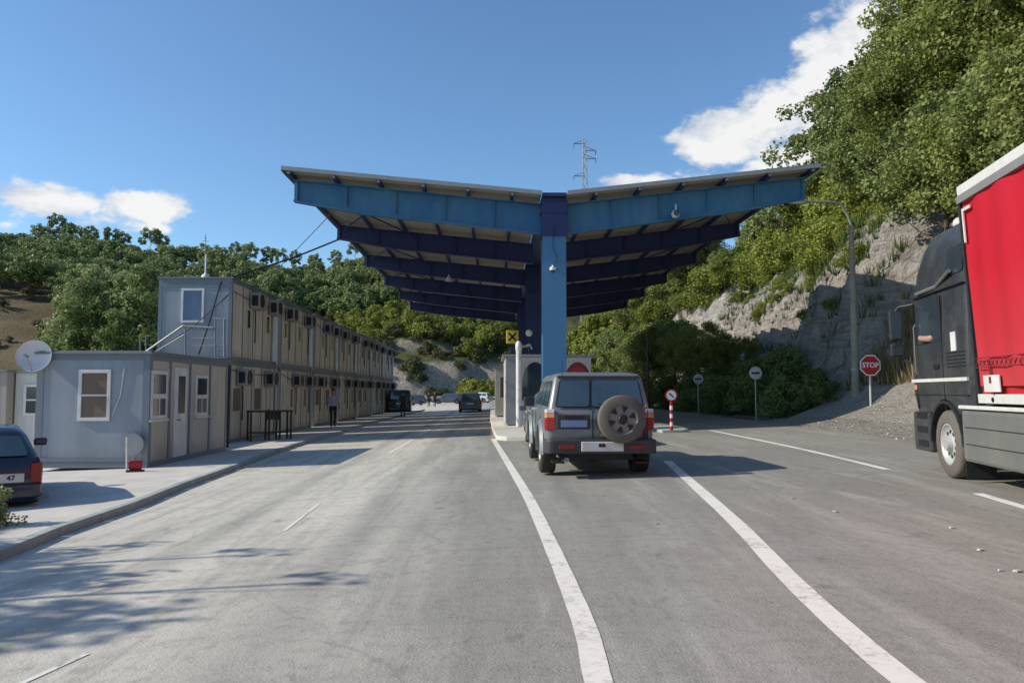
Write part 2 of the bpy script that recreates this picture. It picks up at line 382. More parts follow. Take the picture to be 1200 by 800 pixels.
# ------------------------------------------------------------------ terrain
def interp(x, xs, ys): return np.interp(x, xs, ys)
def sstep(a, b, x):
    t = np.clip((x-a)/(b-a), 0, 1); return t*t*(3-2*t)
def vnoise(x, y, s, seed=0):
    return (np.sin(x*s+seed)*np.cos(y*s*1.13+seed*1.7)+.5*np.sin(x*s*2.3+y*s*1.9+seed*.6)+.25*np.sin(x*s*4.9-y*s*4.1+seed))/1.75
def T(x, y):
    x = np.asarray(x, float); y = np.asarray(y, float)
    z = K*np.clip(x, -14, 10.5)
    # hill beside the right hand lane
    w = .9*vnoise(x*0, y, .22, 1)+.5*vnoise(x*.3, y, .7, 4)
    w = w+.75*np.abs(np.sin(y*.55+1.3*np.sin(y*.21)))+.35*np.abs(np.sin(y*1.9+x*.5))-.5+.22*vnoise(x, y, 3.1, 3)
    d = x+w*sstep(12, 14, x)-2.6*sstep(36.5, 40, y)*(1-.5*sstep(60, 80, y))-.8
    near = 1-sstep(26.5, 32, y)
    cliff = interp(d, [10.5, 12, 13.6, 14.6, 16, 20, 28, 45, 70, 120, 300], [0, .6, 2.6, 6.2, 8.3, 12, 19, 33, 46, 60, 80])
    bank = interp(x, [9.9, 11.3, 12.8, 14.2, 16, 17.5, 20, 28, 45, 70, 120, 300], [0, .22, .75, 2.0, 3.0, 6.5, 11.5, 19, 33, 46, 60, 80])
    far_r = sstep(75, 150, y)
    zr = cliff*(1-near)+bank*near
    zr = zr*(1-.45*far_r)
    zr = zr*(1+.05*vnoise(x, y, .5, 2))+.35*vnoise(x, y, 1.1, 7)*sstep(12.5, 15, x)
    z = z+zr
    # hills ahead and to the left
    u = np.clip(x/np.maximum(y, 20)*900+580, -600, 900)
    y0 = interp(u, [0, 250, 420, 600, 800], [85, 95, 150, 158, 165])
    crest_y = interp(u, [-600, 0, 120, 250, 330, 400, 450, 520, 600, 700, 900], [300, 288, 296, 312, 315, 318, 335, 350, 350, 330, 300])
    zc = (459-crest_y)/900*330+1.5
    t = np.clip((y-y0)/(330-y0), 0, 1.6)
    prof = interp(t, [0, .12, .3, .6, 1.0, 1.6], [0, .045, .2, .55, 1.0, .9])
    steep = interp(u, [380, 450, 600, 680], [0, 1, 1, 0])
    face = 8.5*sstep(0, 7, y-y0-3*vnoise(x, y*0, .12, 3)-1.2*vnoise(x, y*0, .5, 1))*steep
    face = face+4*steep*sstep(10, 16, y-y0-3*vnoise(x, y*0, .17, 9))
    zf = prof*zc+face+(2.2*vnoise(x, y, .06, 5)+.9*vnoise(x, y, .21, 8))*sstep(0, 30, y-y0)
    zf = np.where(y > y0, zf, 0)
    return z*(1-.0*far_r)+zf*sstep(0, 1, y-y0)*np.where(x > 12, np.clip(1-(x-12)/60, 0.3, 1), 1)
def Tz(x, y): return float(T(x, y))
xs = np.unique(np.concatenate([np.linspace(-1500, -320, 12), np.linspace(-320, -60, 53), np.linspace(-60, 9.5, 36), np.arange(10, 22, .22), np.arange(22, 30, .6), np.arange(30, 60, 1.2), np.linspace(60, 200, 30), np.linspace(200, 1500, 10)]))
ys = np.unique(np.concatenate([np.linspace(-300, 0, 10), np.arange(0, 22, 1.0), np.arange(22, 64, .3), np.arange(64, 70, .6), np.arange(70, 140, 2), np.arange(140, 200, 1.2), np.linspace(200, 520, 70), np.linspace(520, 3000, 16)]))
XX, YY = np.meshgrid(xs, ys); ZZ = T(XX, YY)-.03
V = np.stack([XX, YY, ZZ], -1).reshape(-1, 3); nx = len(xs)
idx = (np.arange(len(ys)-1)[:, None]*nx+np.arange(nx-1)[None, :]).reshape(-1)
me = bpy.data.meshes.new('ground'); me.from_pydata(V.tolist(), [], np.stack([idx, idx+1, idx+nx+1, idx+nx], -1).tolist()); me.polygons.foreach_set('use_smooth', [True]*len(me.polygons))
tag(link('ground', me, 'ground'), kind='structure')

def sheet(name, pts, mat, dz=0, kind='structure', thick=0, bev=0):
    """pts = list of (x,y) outlines laid on the sloping ground"""
    m = MB(); top = [Vector((x, y, K*x+dz)) for x, y in pts]
    if thick: m.rings([[p-Vector((0,0,thick)) for p in top], top])
    else: m.bm.faces.new([m.bm.verts.new(p) for p in top])
    o = m.fin(name, mat, bevel=bev)
    if kind: tag(o, kind=kind)
    return o
# road
road = [(-16, -40), (10.2, -40), (9.6, 10), (9.7, 17), (10.3, 24), (10.4, 30), (10.4, 146), (-26, 146), (-26, 80), (-9.2, 80), (-9.2, 20), (-16, 20)]
sheet('road', road, 'asphalt', .0)
# pavement with kerb
kp = [G(*p, .1) for p in ((-60, 668), (0, 646), (70, 618), (160, 588), (215, 566), (275, 545), (345, 520), (400, 505), (435, 494))]
kx = [(p.x, p.y) for p in kp]+[(-6.6, 66), (-6.6, 73)]
sheet('pavement', [(x-.13, y) for x, y in kx]+[(-30, 73), (-30, kx[0][1])], 'pave', .10, thick=.16)
m = MB(); ring = []
for i in range(len(kx)-1):
    (ax, ay), (bx, by) = kx[i], kx[i+1]; n_ = max(1, int(math.hypot(bx-ax, by-ay)/1.0))
    for k in range(n_):
        t0, t1 = k/n_+.006, (k+1)/n_-.006
        p, q = Vector((ax+(bx-ax)*t0, ay+(by-ay)*t0, 0)), Vector((ax+(bx-ax)*t1, ay+(by-ay)*t1, 0))
        dd = (q-p).normalized(); nn = Vector((-dd.y, dd.x, 0))*.14
        a = [p, q, q+nn, p+nn]
        m.rings([[Vector((v.x, v.y, K*v.x-.05)) for v in a], [Vector((v.x, v.y, K*v.x+.108)) for v in a]])
tag(m.fin('kerb', 'kerb', bevel=.012), kind='structure')
# island under the canopy
isl = [(0.05, 24.3), (.35, 23.6), (1.6, 23.2), (3.4, 23.6), (3.8, 24.3), (4.2, 30), (4.2, 66), (-.35, 66), (-.25, 40), (-.1, 30)]
sheet('traffic_island', isl, 'pave', .13, thick=.2, bev=.02)
sheet('side_island', [(5.35, 24.6), (6.2, 24.6), (6.3, 27.5), (5.3, 27.5)], 'kerb', .09, thick=.12, bev=.02)
# road markings
def stripe(name, px, w0, w1=None):
    pts = [G(*p) for p in px]; m = MB()
    # resample with Catmull-Rom
    P_ = []
    for i in range(len(pts)-1):
        p0, p1, p2, p3 = pts[max(i-1,0)], pts[i], pts[i+1], pts[min(i+2,len(pts)-1)]
        for k in range(6):
            t = k/6; P_.append(.5*((2*p1)+(p2-p0)*t+(2*p0-5*p1+4*p2-p3)*t*t+(3*p1-p0-3*p2+p3)*t**3))
    P_.append(pts[-1]); rr = []
    for i, p in enumerate(P_):
        d = (P_[min(i+1,len(P_)-1)]-P_[max(i-1,0)]); d.z = 0; d.normalize(); nn = Vector((d.y, -d.x, 0))*(w0/2)*(1+.02*math.sin(i*1.7))
        a, b = p-nn, p+nn
        rr.append([m.bm.verts.new((q.x, q.y, K*q.x+.004)) for q in (a, b)])
    for a, b in zip(rr[:-1], rr[1:]): m.bm.faces.new((a[0], a[1], b[1], b[0]))
    tag(m.fin(name, 'line'), kind='structure')
stripe('road_line', [(735, 880), (702, 800), (688, 742), (668, 690), (645, 637), (620, 584), (600, 550), (578, 514)], .15)
stripe('road_line', [(1180, 880), (1065, 800), (985, 733), (920, 672), (860, 610), (800, 556), (782, 540)], .17)
stripe('road_line', [(1040, 550), (930, 524), (832, 504)], .13)
stripe('road_line', [(1145, 578), (1210, 597), (1330, 630)], .13)
stripe('road_line', [(456, 531), (484, 515)], .11); stripe('road_line', [(490, 511), (504, 503)], .11); stripe('road_line', [(510, 499), (520, 493)], .11)
stripe('road_line', [(333, 622), (374, 590)], .045); stripe('road_line', [(22, 802), (102, 766)], .045)

# ------------------------------------------------------------------ vegetation
def leaves(name, cents, rads, per, size, mat, parent, flat=.9, seed=0, sq=1.0):
    g = np.random.default_rng(seed); cents = np.array(cents, float); rads = np.array(rads, float)
    n = len(cents)*per; c = np.repeat(cents, per, 0); r = np.repeat(rads, per)
    d = g.normal(size=(n, 3)); d /= np.linalg.norm(d, axis=1)[:, None]
    rr = r*g.uniform(.35, 1.05, n)**.7
    p = c+d*rr[:, None]*np.array([1, 1, flat])
    nrm = d*.7+g.normal(size=(n, 3))*.6+np.array([0, 0, .35]); nrm /= np.linalg.norm(nrm, axis=1)[:, None]
    t = np.cross(nrm, g.normal(size=(n, 3))); t /= np.linalg.norm(t, axis=1)[:, None]; b = np.cross(nrm, t)
    s = size*g.uniform(.55, 1.35, n)[:, None]
    a, bb = t*s*.5, b*s*.5*sq*.75
    v = np.stack([p-a, p-bb+nrm*s*.08, p+a, p+bb+nrm*s*.08], 1).reshape(-1, 3)
    me = bpy.data.meshes.new(name)
    me.vertices.add(n*4); me.vertices.foreach_set('co', v.reshape(-1).astype(np.float32))
    me.loops.add(n*4); me.loops.foreach_set('vertex_index', np.arange(n*4, dtype=np.int32))
    me.polygons.add(n); me.polygons.foreach_set('loop_start', np.arange(0, n*4, 4, dtype=np.int32)); me.polygons.foreach_set('loop_total', np.full(n, 4, dtype=np.int32))
    me.update(); return link(name, me, mat, parent)
def limbs(m, base, h, r, n, spread, seed, lean=0):
    g = random.Random(seed); pts = [Vector((base[0]+lean*t*h*.2+g.uniform(-.05, .05)*h*t*.5, base[1]+g.uniform(-.04, .04)*h*t*.5, base[2]+h*t)) for t in (0, .2, .4, .6, .8, 1)]
    m.tube(pts, r, 8, r*.25); tips = []
    for i in range(n):
        t = g.uniform(.3, .9); k = min(4, int(t*5)); p = pts[k].lerp(pts[k+1], t*5-k); a = i*2.4+g.uniform(-.4, .4); L = spread*(1.1-.5*t)*g.uniform(.7, 1.1)
        q = p+Vector((math.cos(a)*L*.5, math.sin(a)*L*.5, L*.35)); e = p+Vector((math.cos(a)*L, math.sin(a)*L, L*.6+g.uniform(-.1, .3)*L))
        m.tube([p, q, e], r*.4*(1-.5*t), 6, r*.08); tips.append(e)
    return tips
def proto_tree(name, label, cat, group, H, W, mat, kind='round', nc=55, per=110, size=.22, seed=1, trunk_h=.35, trunk_r=.13):
    t = thing(name, label, cat, (0,0,0), 0, group); g = random.Random(seed)
    m = MB(); tips = limbs(m, (0, 0, -.4), H*(.97 if name == 'roadside_tree' else .8), trunk_r*(.6 if name == 'roadside_tree' else 1), 20 if name == 'roadside_tree' else 11, W*(.55 if name == 'roadside_tree' else .44), seed); m.fin('trunk', 'bark', t, smooth=True)
    cents = []; rads = []
    for i in range(nc):
        if kind == 'poplar':
            z = g.uniform(.1, 1); w = W/2*(.35+.65*math.sin(PI*min(1, z*.85+.12)))*g.uniform(.3, 1); a = g.uniform(0, 2*PI)
            cents.append((math.cos(a)*w, math.sin(a)*w, H*z*.95)); rads.append(W*g.uniform(.14, .22))
        elif kind == 'bush':
            a = g.uniform(0, 2*PI); z = g.uniform(0.05, 1); w = W/2*math.sqrt(max(0.02, 1-z*z*.9))*g.uniform(.3, 1)
            cents.append((math.cos(a)*w, math.sin(a)*w, H*z*.8+.05)); rads.append(W*g.uniform(.11, .2))
        else:
            a = g.uniform(0, 2*PI); e = g.uniform(-.75, 1); q = g.uniform(.45, 1)**.5; zc = H*(trunk_h+(1-trunk_h)/2); hz = H*(1-trunk_h)/2
            w = W/2*math.sqrt(max(.05, 1-e*e*.85))*q; lob = 1+.22*math.sin(a*3+seed)+.12*math.sin(a*5+seed*2)
            cents.append((math.cos(a)*w*lob*.9, math.sin(a)*w*lob*.9, zc+hz*e*.9*(1+.15*math.sin(a*2+seed)))); rads.append(W*(g.uniform(.05, .12) if W >= 6 and nc > 50 else g.uniform(.08, .17)))
    if kind == 'round':
        for p in tips: cents.append(tuple(p)); rads.append(W*.1)
    leaves('crown', cents, rads, per, size, mat, t, .8, seed)
    return t
class Wood:
    def __init__(s, protos): s.p = protos; s.used = [False]*len(protos); s.i = 0
    def put(s, x, y, sc=1, zs=1, z=None, k=None, label=None, group=None):
        k = s.i % len(s.p) if k is None else k; s.i += 1; p = s.p[k]; loc = (x, y, (Tz(x, y) if z is None else z)-.1)
        if not s.used[k]:
            s.used[k] = True; o = p; p.location = loc; p.rotation_euler[2] = random.uniform(0, 6); p.scale = (sc, sc, sc*zs)
        else: o = dup(p, loc, random.uniform(0, 6), scale=(sc, sc, sc*zs))
        if label: o['label'] = label
        if group: o['group'] = group
        return o
gr_r = 'broadleaf trees on the right hill'
WR = Wood([proto_tree('broadleaf_tree', 'dark green leafy tree in the dense wood on the hill above the grey cliff', 'tree', gr_r, 8, 7, mt_, nc=n2_, per=165, size=sz_, seed=s, trunk_r=.17) for s, mt_, n2_, sz_ in ((11, 'leafdark', 135, .17), (12, 'leafmid', 115, .15), (13, 'leafdark', 105, .19), (16, 'leafmid', 140, .16))])
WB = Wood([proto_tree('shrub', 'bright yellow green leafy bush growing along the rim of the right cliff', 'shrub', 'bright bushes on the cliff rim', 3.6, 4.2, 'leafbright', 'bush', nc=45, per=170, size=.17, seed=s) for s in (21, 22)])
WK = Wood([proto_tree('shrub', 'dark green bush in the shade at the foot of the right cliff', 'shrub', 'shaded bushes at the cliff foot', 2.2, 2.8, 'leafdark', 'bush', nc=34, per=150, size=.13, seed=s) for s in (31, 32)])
WF = Wood([proto_tree('hill_tree', 'dark green tree in the wood covering the far left hillside', 'tree', 'trees on the far left hillside', 9, 8, 'leaffar', nc=40, per=60, size=.55, seed=s) for s in (41, 42, 43)])
WE = Wood([proto_tree('ridge_tree', 'slim tree standing against the sky on the far left ridge', 'tree', 'trees along the far ridge', 12, 8, 'leaffar', nc=30, per=60, size=.6, seed=s, trunk_h=.3) for s in (51, 52)])
WP = Wood([proto_tree('poplar_tree', 'tall pale green poplar behind the cabins', 'tree', 'poplars behind the cabins', 15, 5.5, 'leafpoplar', 'poplar', nc=60, per=130, size=.34, seed=s, trunk_r=.2) for s in (61, 62)])
WO = Wood([proto_tree('hillside_shrub', 'yellow green bush on the hillside beyond the container row', 'shrub', 'bushes on the hillside ahead', 5, 6, 'leafbright', 'bush', nc=34, per=80, size=.38, seed=s) for s in (71, 72)])
WS = Wood([proto_tree('scrub_bush', 'olive brown scrub bush on the rocky slope ahead', 'shrub', 'scrub on the rocky slope ahead', 3.5, 5, 'leafolive', 'bush', nc=26, per=60, size=.36, seed=s) for s in (81, 82)])
g = random.Random(5)
# right hill: trees
n_ = 0
for Y in np.arange(22, 118, 4.4):
    for X in np.arange(18.5, 62, 4.6):
        x = X+g.uniform(-1.6, 1.6); y = Y+g.uniform(-1.8, 1.8)
        if x < 20.5 and y < 60: continue
        if x > 44 and y > 70: continue
        if x > 38 and x/y*900+580 < 1130: continue
        if x > 31 and x/y*900+580 < 1060: continue
        if x > 25 and x/y*900+580 < 985: continue
        if x < 22 and g.random() < .3: continue
        u = x/y*900+580
        sc = g.uniform(.7, 1.05)
        if u < 1040: sc *= .8
        if u < 995: sc *= .72
        if u < 900: sc *= .8
        WR.put(x, y, sc, g.uniform(.9, 1.15)); n_ += 1
# taller ones leaning over the skyline beside the canopy tip
for (x, y, sc) in ((29.5, 46, 1.0), (22.8, 40, .8), (21, 34, 1.0), (20.5, 29, 1.0), (25, 36, 1.2), (31, 44, 1.3), (27, 31, 1.3)):
    WR.put(x, y, sc, 1.1)
for (x, y, sc) in ((17.2, 33.5, .62), (17.4, 30.5, .8), (16.9, 28, .8), (16.8, 25.5, .75), (16.9, 23, .8), (16.8, 20.5, .8), (18.6, 35.5, .8), (19.2, 27, 1.0), (19.4, 23.5, 1.0), (19, 19.5, 1.0), (18.2, 32, .75)):
    WR.put(x, y, sc, 1.05)
WA = Wood([proto_tree('slender_tree', 'thin open crowned tree standing against the cloud above the canopy tip', 'tree', 'open crowned trees on the right skyline', 7, 5, 'leafdark', nc=26, per=90, size=.2, seed=s, trunk_h=.2, trunk_r=.09) for s in (14,)])
for (x, y, sc) in ((21.5, 56, 1.25), (22.5, 53, 1.35), (24.0, 50.5, 1.4), (26.5, 52, 1.5), (27.5, 48, 1.2)): WA.put(x, y, sc, 1.0)
# rim bushes
for (x, y, sc) in ((17.0, 47, .8), (17.6, 51, 1.0), (17.2, 55, .9), (17.4, 59, 1.0), (16.6, 63, .9), (17, 67, 1.1), (16.4, 72, 1), (17.8, 44.5, .8), (18.8, 48, 1.0), (19.4, 52.5, 1.1), (18.8, 57, 1), (18.7, 62, 1.1), (19, 68, 1.1), (16.5, 78, 1.1), (16, 84, 1.2), (15.2, 92, 1.2), (18.5, 41, .9), (19.3, 37, 1.1), (19.2, 33, .8), (20.5, 43, 1.2), (18.2, 36.2, .35), (17, 38.5, .32), (16.4, 42.2, .4), (17.5, 33.4, .4), (16.7, 35.7, .28), (19.6, 30, 1.1), (21, 38.5, 1.2)):
    if 43 < y < 66: x += 3.4
    if sc < .5 and y > 37: x += 1.5
    WB.put(x, y, sc, g.uniform(.85, 1.1))
for i in range(34):
    y = g.uniform(31, 62); x = g.uniform(14.9, 18.4)+(2.5 if y > 38 else 0)
    WB.put(x, y, g.uniform(.16, .42), g.uniform(.6, .9), label='small yellow green bush clinging to the bare cliff face', group='small bushes on the cliff face')
# base bushes and trees at the foot, beyond the truck
for (x, y, sc) in ((11.9, 31.5, .75), (12.6, 33, 1.0), (11.8, 34.5, .9), (12.3, 36.5, 1.05), (11.6, 39, .8), (12.2, 42, 1.0), (11.6, 45, .8), (12.6, 47.5, 1.2), (11.9, 52, 1), (12.6, 56, 1.2), (12, 61, 1.1), (12.7, 30.2, .7), (13.3, 35, .9), (13.4, 39.5, .9), (12, 67, 1.3), (11.8, 73, 1.4), (12.2, 80, 1.5), (11.9, 88, 1.6)):
    WK.put(x, y, sc, g.uniform(.85, 1.1))
WM = [(16.5, 84, 1.2), (19.5, 90, 1.3), (22, 86, 1.1), (16.8, 95, 1.35), (22, 98, 1.3), (19, 78, 1.0), (13.3, 50, .72), (13.0, 55.5, .8), (13.6, 61, .85), (12.9, 66, .7), (14, 71, .9), (13, 77, .9), (14.4, 46, .55)]
for x, y, sc in WM: WR.put(x, y, sc, 1.0, label='dark roadside tree at the foot of the right slope', group='roadside trees at the slope foot')
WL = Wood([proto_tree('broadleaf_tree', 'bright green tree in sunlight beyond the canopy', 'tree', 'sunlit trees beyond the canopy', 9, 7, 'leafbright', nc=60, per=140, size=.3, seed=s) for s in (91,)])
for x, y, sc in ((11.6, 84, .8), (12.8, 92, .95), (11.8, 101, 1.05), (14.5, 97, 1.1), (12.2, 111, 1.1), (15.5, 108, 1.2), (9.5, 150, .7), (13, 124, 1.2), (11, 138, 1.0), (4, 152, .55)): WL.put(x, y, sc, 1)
# left: poplars behind the cabins
for px, Y, sc in ((75, 78, .8), (95, 74, .92), (112, 80, 1.0), (128, 76, .78), (148, 78, 1.05), (163, 74, 1.0), (180, 80, .95), (60, 84, .7), (135, 70, .7), (198, 84, .85), (215, 88, .9)):
    p = at(px, 459, Y); WP.put(p.x, Y, sc, g.uniform(.9, 1.05))
# far hillside wood
n_ = 0
for Y in np.arange(165, 335, 13):
    for u in np.arange(-40, 470, 17+(Y-165)*-.02):
        uu = u+g.uniform(-7, 7); y = Y+g.uniform(-5, 5)
        x = (uu-580)/900*y
        if uu < 75 and y < 200 : continue
        if uu > 330 and y < 215: continue
        if n_ > 285: continue
        WF.put(x, y, g.uniform(.75, 1.15), g.uniform(.9, 1.1)); n_ += 1
for u, sc in ((-12, .8), (12, .7), (48, .95), (66, 1.1), (86, 1.15), (106, .95), (132, 1.0), (146, .9), (176, 1.0), (190, .85), (222, .75), (238, .95), (255, 1.0), (276, .95), (292, .9), (312, .8), (326, .85), (345, .7), (368, .75), (392, .7), (415, .8), (437, .75)):
    y = 322+g.uniform(-6, 6); WE.put((u-580)/900*y, y, sc, g.uniform(.9, 1.15))
# bushes ahead
for i in range(235):
    u = g.uniform(325, 600); y = g.uniform(164, 262)
    if u > 500 and g.random() < .35: continue
    x = (u-580)/900*y; WO.put(x, y, g.uniform(.6, 1.25), g.uniform(.8, 1.2))
for i in range(170):
    u = g.uniform(430, 650); y = g.uniform(153, 225); x = (u-580)/900*y
    WS.put(x, y, g.uniform(.45, 1.0), g.uniform(.7, 1.1))
for i in range(26):
    u = g.uniform(545, 600); y = g.uniform(147, 158); x = (u-580)/900*y; WO.put(x, y, g.uniform(.5, .9), 1.1)
for i in range(26):    # sparse scrub on the brown field at far left
    u = g.uniform(-30, 75); y = g.uniform(110, 240); x = (u-580)/900*y; WS.put(x, y, g.uniform(.3, .8), 1, label='small scrub bush on the brown field at far left', group='scrub on the brown field')
# off-frame trees left of the road whose shadows fall on it
WN = Wood([proto_tree('roadside_tree', 'thin roadside tree left of the road near the viewer', 'tree', 'roadside trees left of the viewer', 6, 2.0, 'leafdark', 'poplar', nc=13, per=26, size=.15, seed=s) for s in (95,)])
for x, y, sc in ((-10.4, 5.6, 1.1), (-10.9, 6.9, 1.05), (-12.6, 4.6, 1.1), (-9.7, 4.6, .8), (-10.9, 7.9, .85), (-9.2, 6.3, .7), (-11.8, 5.8, 1.0)): WN.put(x, y, sc, 1, z=K*x)
# grass tufts
WN2 = Wood([proto_tree('roadside_tree', 'broad roadside tree left of the road near the viewer', 'tree', None, 7, 4.5, 'leafdark', nc=45, per=110, size=.2, seed=98)])
WN2.put(-14.6, 5.2, 1, 1, z=K*-14)
def tufts(name, pts, h, mat, n=16, seed=1):
    g = random.Random(seed); m = MB()
    for (x, y, z, s) in pts:
        for k in range(n):
            a = g.uniform(0, 6.28); r = g.uniform(0, .22)*s; hh = h*s*g.uniform(.5, 1.2); le = g.uniform(.1, .5)*hh; w = .012+.012*s
            bx, by = x+math.cos(a)*r, y+math.sin(a)*r; dx, dy = math.cos(a)*le, math.sin(a)*le
            v = [m.bm.verts.new(q) for q in ((bx-w*math.sin(a), by+w*math.cos(a), z), (bx+w*math.sin(a), by-w*math.cos(a), z), (bx+dx, by+dy, z+hh))]
            m.bm.faces.new(v)
    return m.fin(name, mat)
m = MB(); g2 = random.Random(77)
for i in range(1500):
    x = g2.uniform(9.9, 15.5); y = g2.uniform(15, 29.5); r_ = g2.uniform(.008, .022)*(2.2 if g2.random() < .05 else 1); z = Tz(x, y)-.028
    vs = [m.bm.verts.new((x+r_*a*g2.uniform(.7, 1.3), y+r_*b*g2.uniform(.7, 1.3), z+r_*c_*.8+r_*.4)) for a, b, c_ in ((1,0,0),(0,1,0),(-1,0,0),(0,-1,0),(0,0,1),(0,0,-1))]
    for q in ((0,1,4),(1,2,4),(2,3,4),(3,0,4),(1,0,5),(2,1,5),(3,2,5),(0,3,5)): m.bm.faces.new([vs[k] for k in q])
tag(m.fin('gravel', plain('gravel_stone', (.50, .465, .41), .9)), 'loose pale gravel stones on the bank beside the right lane', 'gravel', kind='stuff')
pts = []
for i in range(420):
    x = g.uniform(13.5, 16.0); y = g.uniform(22.5, 29.5)
    pts.append((x, y, Tz(x, y)-.05, g.uniform(.7, 1.5)))
tag(tufts('dry_grass', pts, .45, 'drygrass', 14, 2), 'dry straw coloured grass on the gravel bank by the stop sign', 'grass', kind='stuff')
pts = []
for i in range(120):
    x = g.uniform(-7.0, -5.75); y = g.uniform(7.6, 9.3)
    pts.append((x, y, K*x+.12, g.uniform(.3, .8)))
for i in range(900):
    x = g.uniform(14.5, 20); y = g.uniform(30, 62); pts.append((x, y, Tz(x, y)-.05, g.uniform(.8, 2.2)))
tag(tufts('green_grass', pts, .30, 'greengrass', 16, 3), 'green grass tufts on the verge and the cliff', 'grass', kind='stuff')
vb = proto_tree('verge_bush', 'leafy green weed bush at the left kerb beside the navy hatchback', 'shrub', None, (.5), .8, 'leafpoplar', 'bush', nc=34, per=80, size=.045, seed=33, trunk_r=.02)
p = G(6, 618, .1); vb.location = (p.x-.32, p.y+.1, p.z-.03)
m = MB(); m.rings([[Vector((x, y, z)) for x, y in ((-.3, -.12), (.28, -.16), (.34, .1), (-.25, .14))] for z in (0, .1)]+[[Vector((x*.8, y*.7, .15)) for x, y in ((-.3, -.12), (.28, -.16), (.34, .1), (-.25, .14))]])
o = m.fin('kerb_stone', 'kerb', bevel=.03, seg=3, loc=G(4, 590, .1)+Vector((0, .5, 0))); tag(o, 'pale loose kerb stone lying behind the weed bush at left', 'stone')

# ------------------------------------------------------------------ canopy
cx = at(649, 459, 25.5).x; D0 = 25.5; SP = 7.0; NB = 6
zL, zR, zV = 8.75, 8.95, 7.95; xL, xR = cx-8.78, cx+8.68
can = thing('station_canopy', 'large blue steel butterfly roof canopy spanning the border lanes', 'canopy', (cx, D0, K*cx))
cz = K*cx
def lx(x): return x-cx
def wing_z(x):    # roof underside height (world) at x
    return zV+(zL-zV)*(cx-x)/(cx-xL) if x < cx else zV+(zR-zV)*(x-cx)/(xR-cx)
for b in range(NB):
    y = b*SP; m = MB(); m2 = MB()
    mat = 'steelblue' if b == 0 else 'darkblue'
    for side, xe, ze in ((-1, xL, zL), (1, xR, zR)):
        s = side; top0, top1 = zV-.18-cz, ze-.2-cz; d0, d1 = (.98, .70) if b == 0 else (.80, .55); xe_ = lx(xe)+.1*(-s)
        a = [Vector((s*.33, y, top0)), Vector((xe_, y, top1)), Vector((xe_, y, top1-d1)), Vector((xe_*.72, y, top0+(top1-top0)*.72-d0*.93)), Vector((s*.33, y, top0-d0))]
        m.prism([p-Vector((0, .012, 0)) for p in a], (0, .024, 0))                          # web
        for q0, q1 in ((a[0], a[1]), (a[4], a[3]), (a[3], a[2])):                            # flanges
            n0 = .022
            m.rings([[Vector((p.x, p.y-.13, p.z-n0)), Vector((p.x, p.y+.13, p.z-n0)), Vector((p.x, p.y+.13, p.z+n0)), Vector((p.x, p.y-.13, p.z+n0))] for p in (q0, q1)])
        for k in range(1, 6):                                                                # stiffeners
            t = k/5.0*.985; px_ = s*.33+(xe_-s*.33)*t; zt = top0+(top1-top0)*t; dep = d0+(d1-d0)*t
            m.box(px_-.012, px_+.012, y-.115, y-.013, zt-dep+.03, zt-.025); m.box(px_-.012, px_+.012, y+.013, y+.115, zt-dep+.03, zt-.025)
    m.fin('beam', mat, can, bevel=0)
for b in (0, 2, 4):
    y = b*SP; m = MB(); w = .39; hh = zV-.45-cz
    m.box(-w, w, y-.42, y-.385, .16, hh-.85); m.box(-w, w, y+.385, y+.42, .16, hh-.85); m.box(-.36, -.33, y-.384, y+.384, .16, hh-.85); m.box(.33, .36, y-.384, y+.384, .16, hh-.85)
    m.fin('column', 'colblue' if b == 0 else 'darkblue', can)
    m = MB(); m.box(-.46, .46, y-.5, y+.5, .08, .158)
    m.fin('base_plate', 'darkblue', can)
    m = MB(); m.box(-.41, .41, y-.44, y+.44, hh-.85, hh+.42)
    for zz in (hh-.86, hh-.1, hh+.30): m.box(-.45, .45, y-.47, y+.47, zz, zz+.03)
    m.fin('column_head', 'darkblue', can)
m = MB(); m.box(-.4, .4, -.6, 5*SP+.6, zV-cz-.02, zV-cz+.10); m.fin('gutter', 'darkblue', can)
for k in range(1, 7):                                   # purlins along the canopy
    for s, xe in ((-1, xL), (1, xR)):
        t = (k-.05)/6.0; x = cx+(xe-cx)*t; z = wing_z(x)-.09-cz
        m = MB(); m.box(lx(x)-.05, lx(x)+.05, -.62, 5*SP+.6, z-.085, z+.075); m.fin('purlin', 'darkblue', can)
        m = MB(); m.tube([(lx(x), -.66, z+.0), (lx(x), -.60, z+.0)], .055, 10); m.fin('purlin_cap', 'roofedge', can)
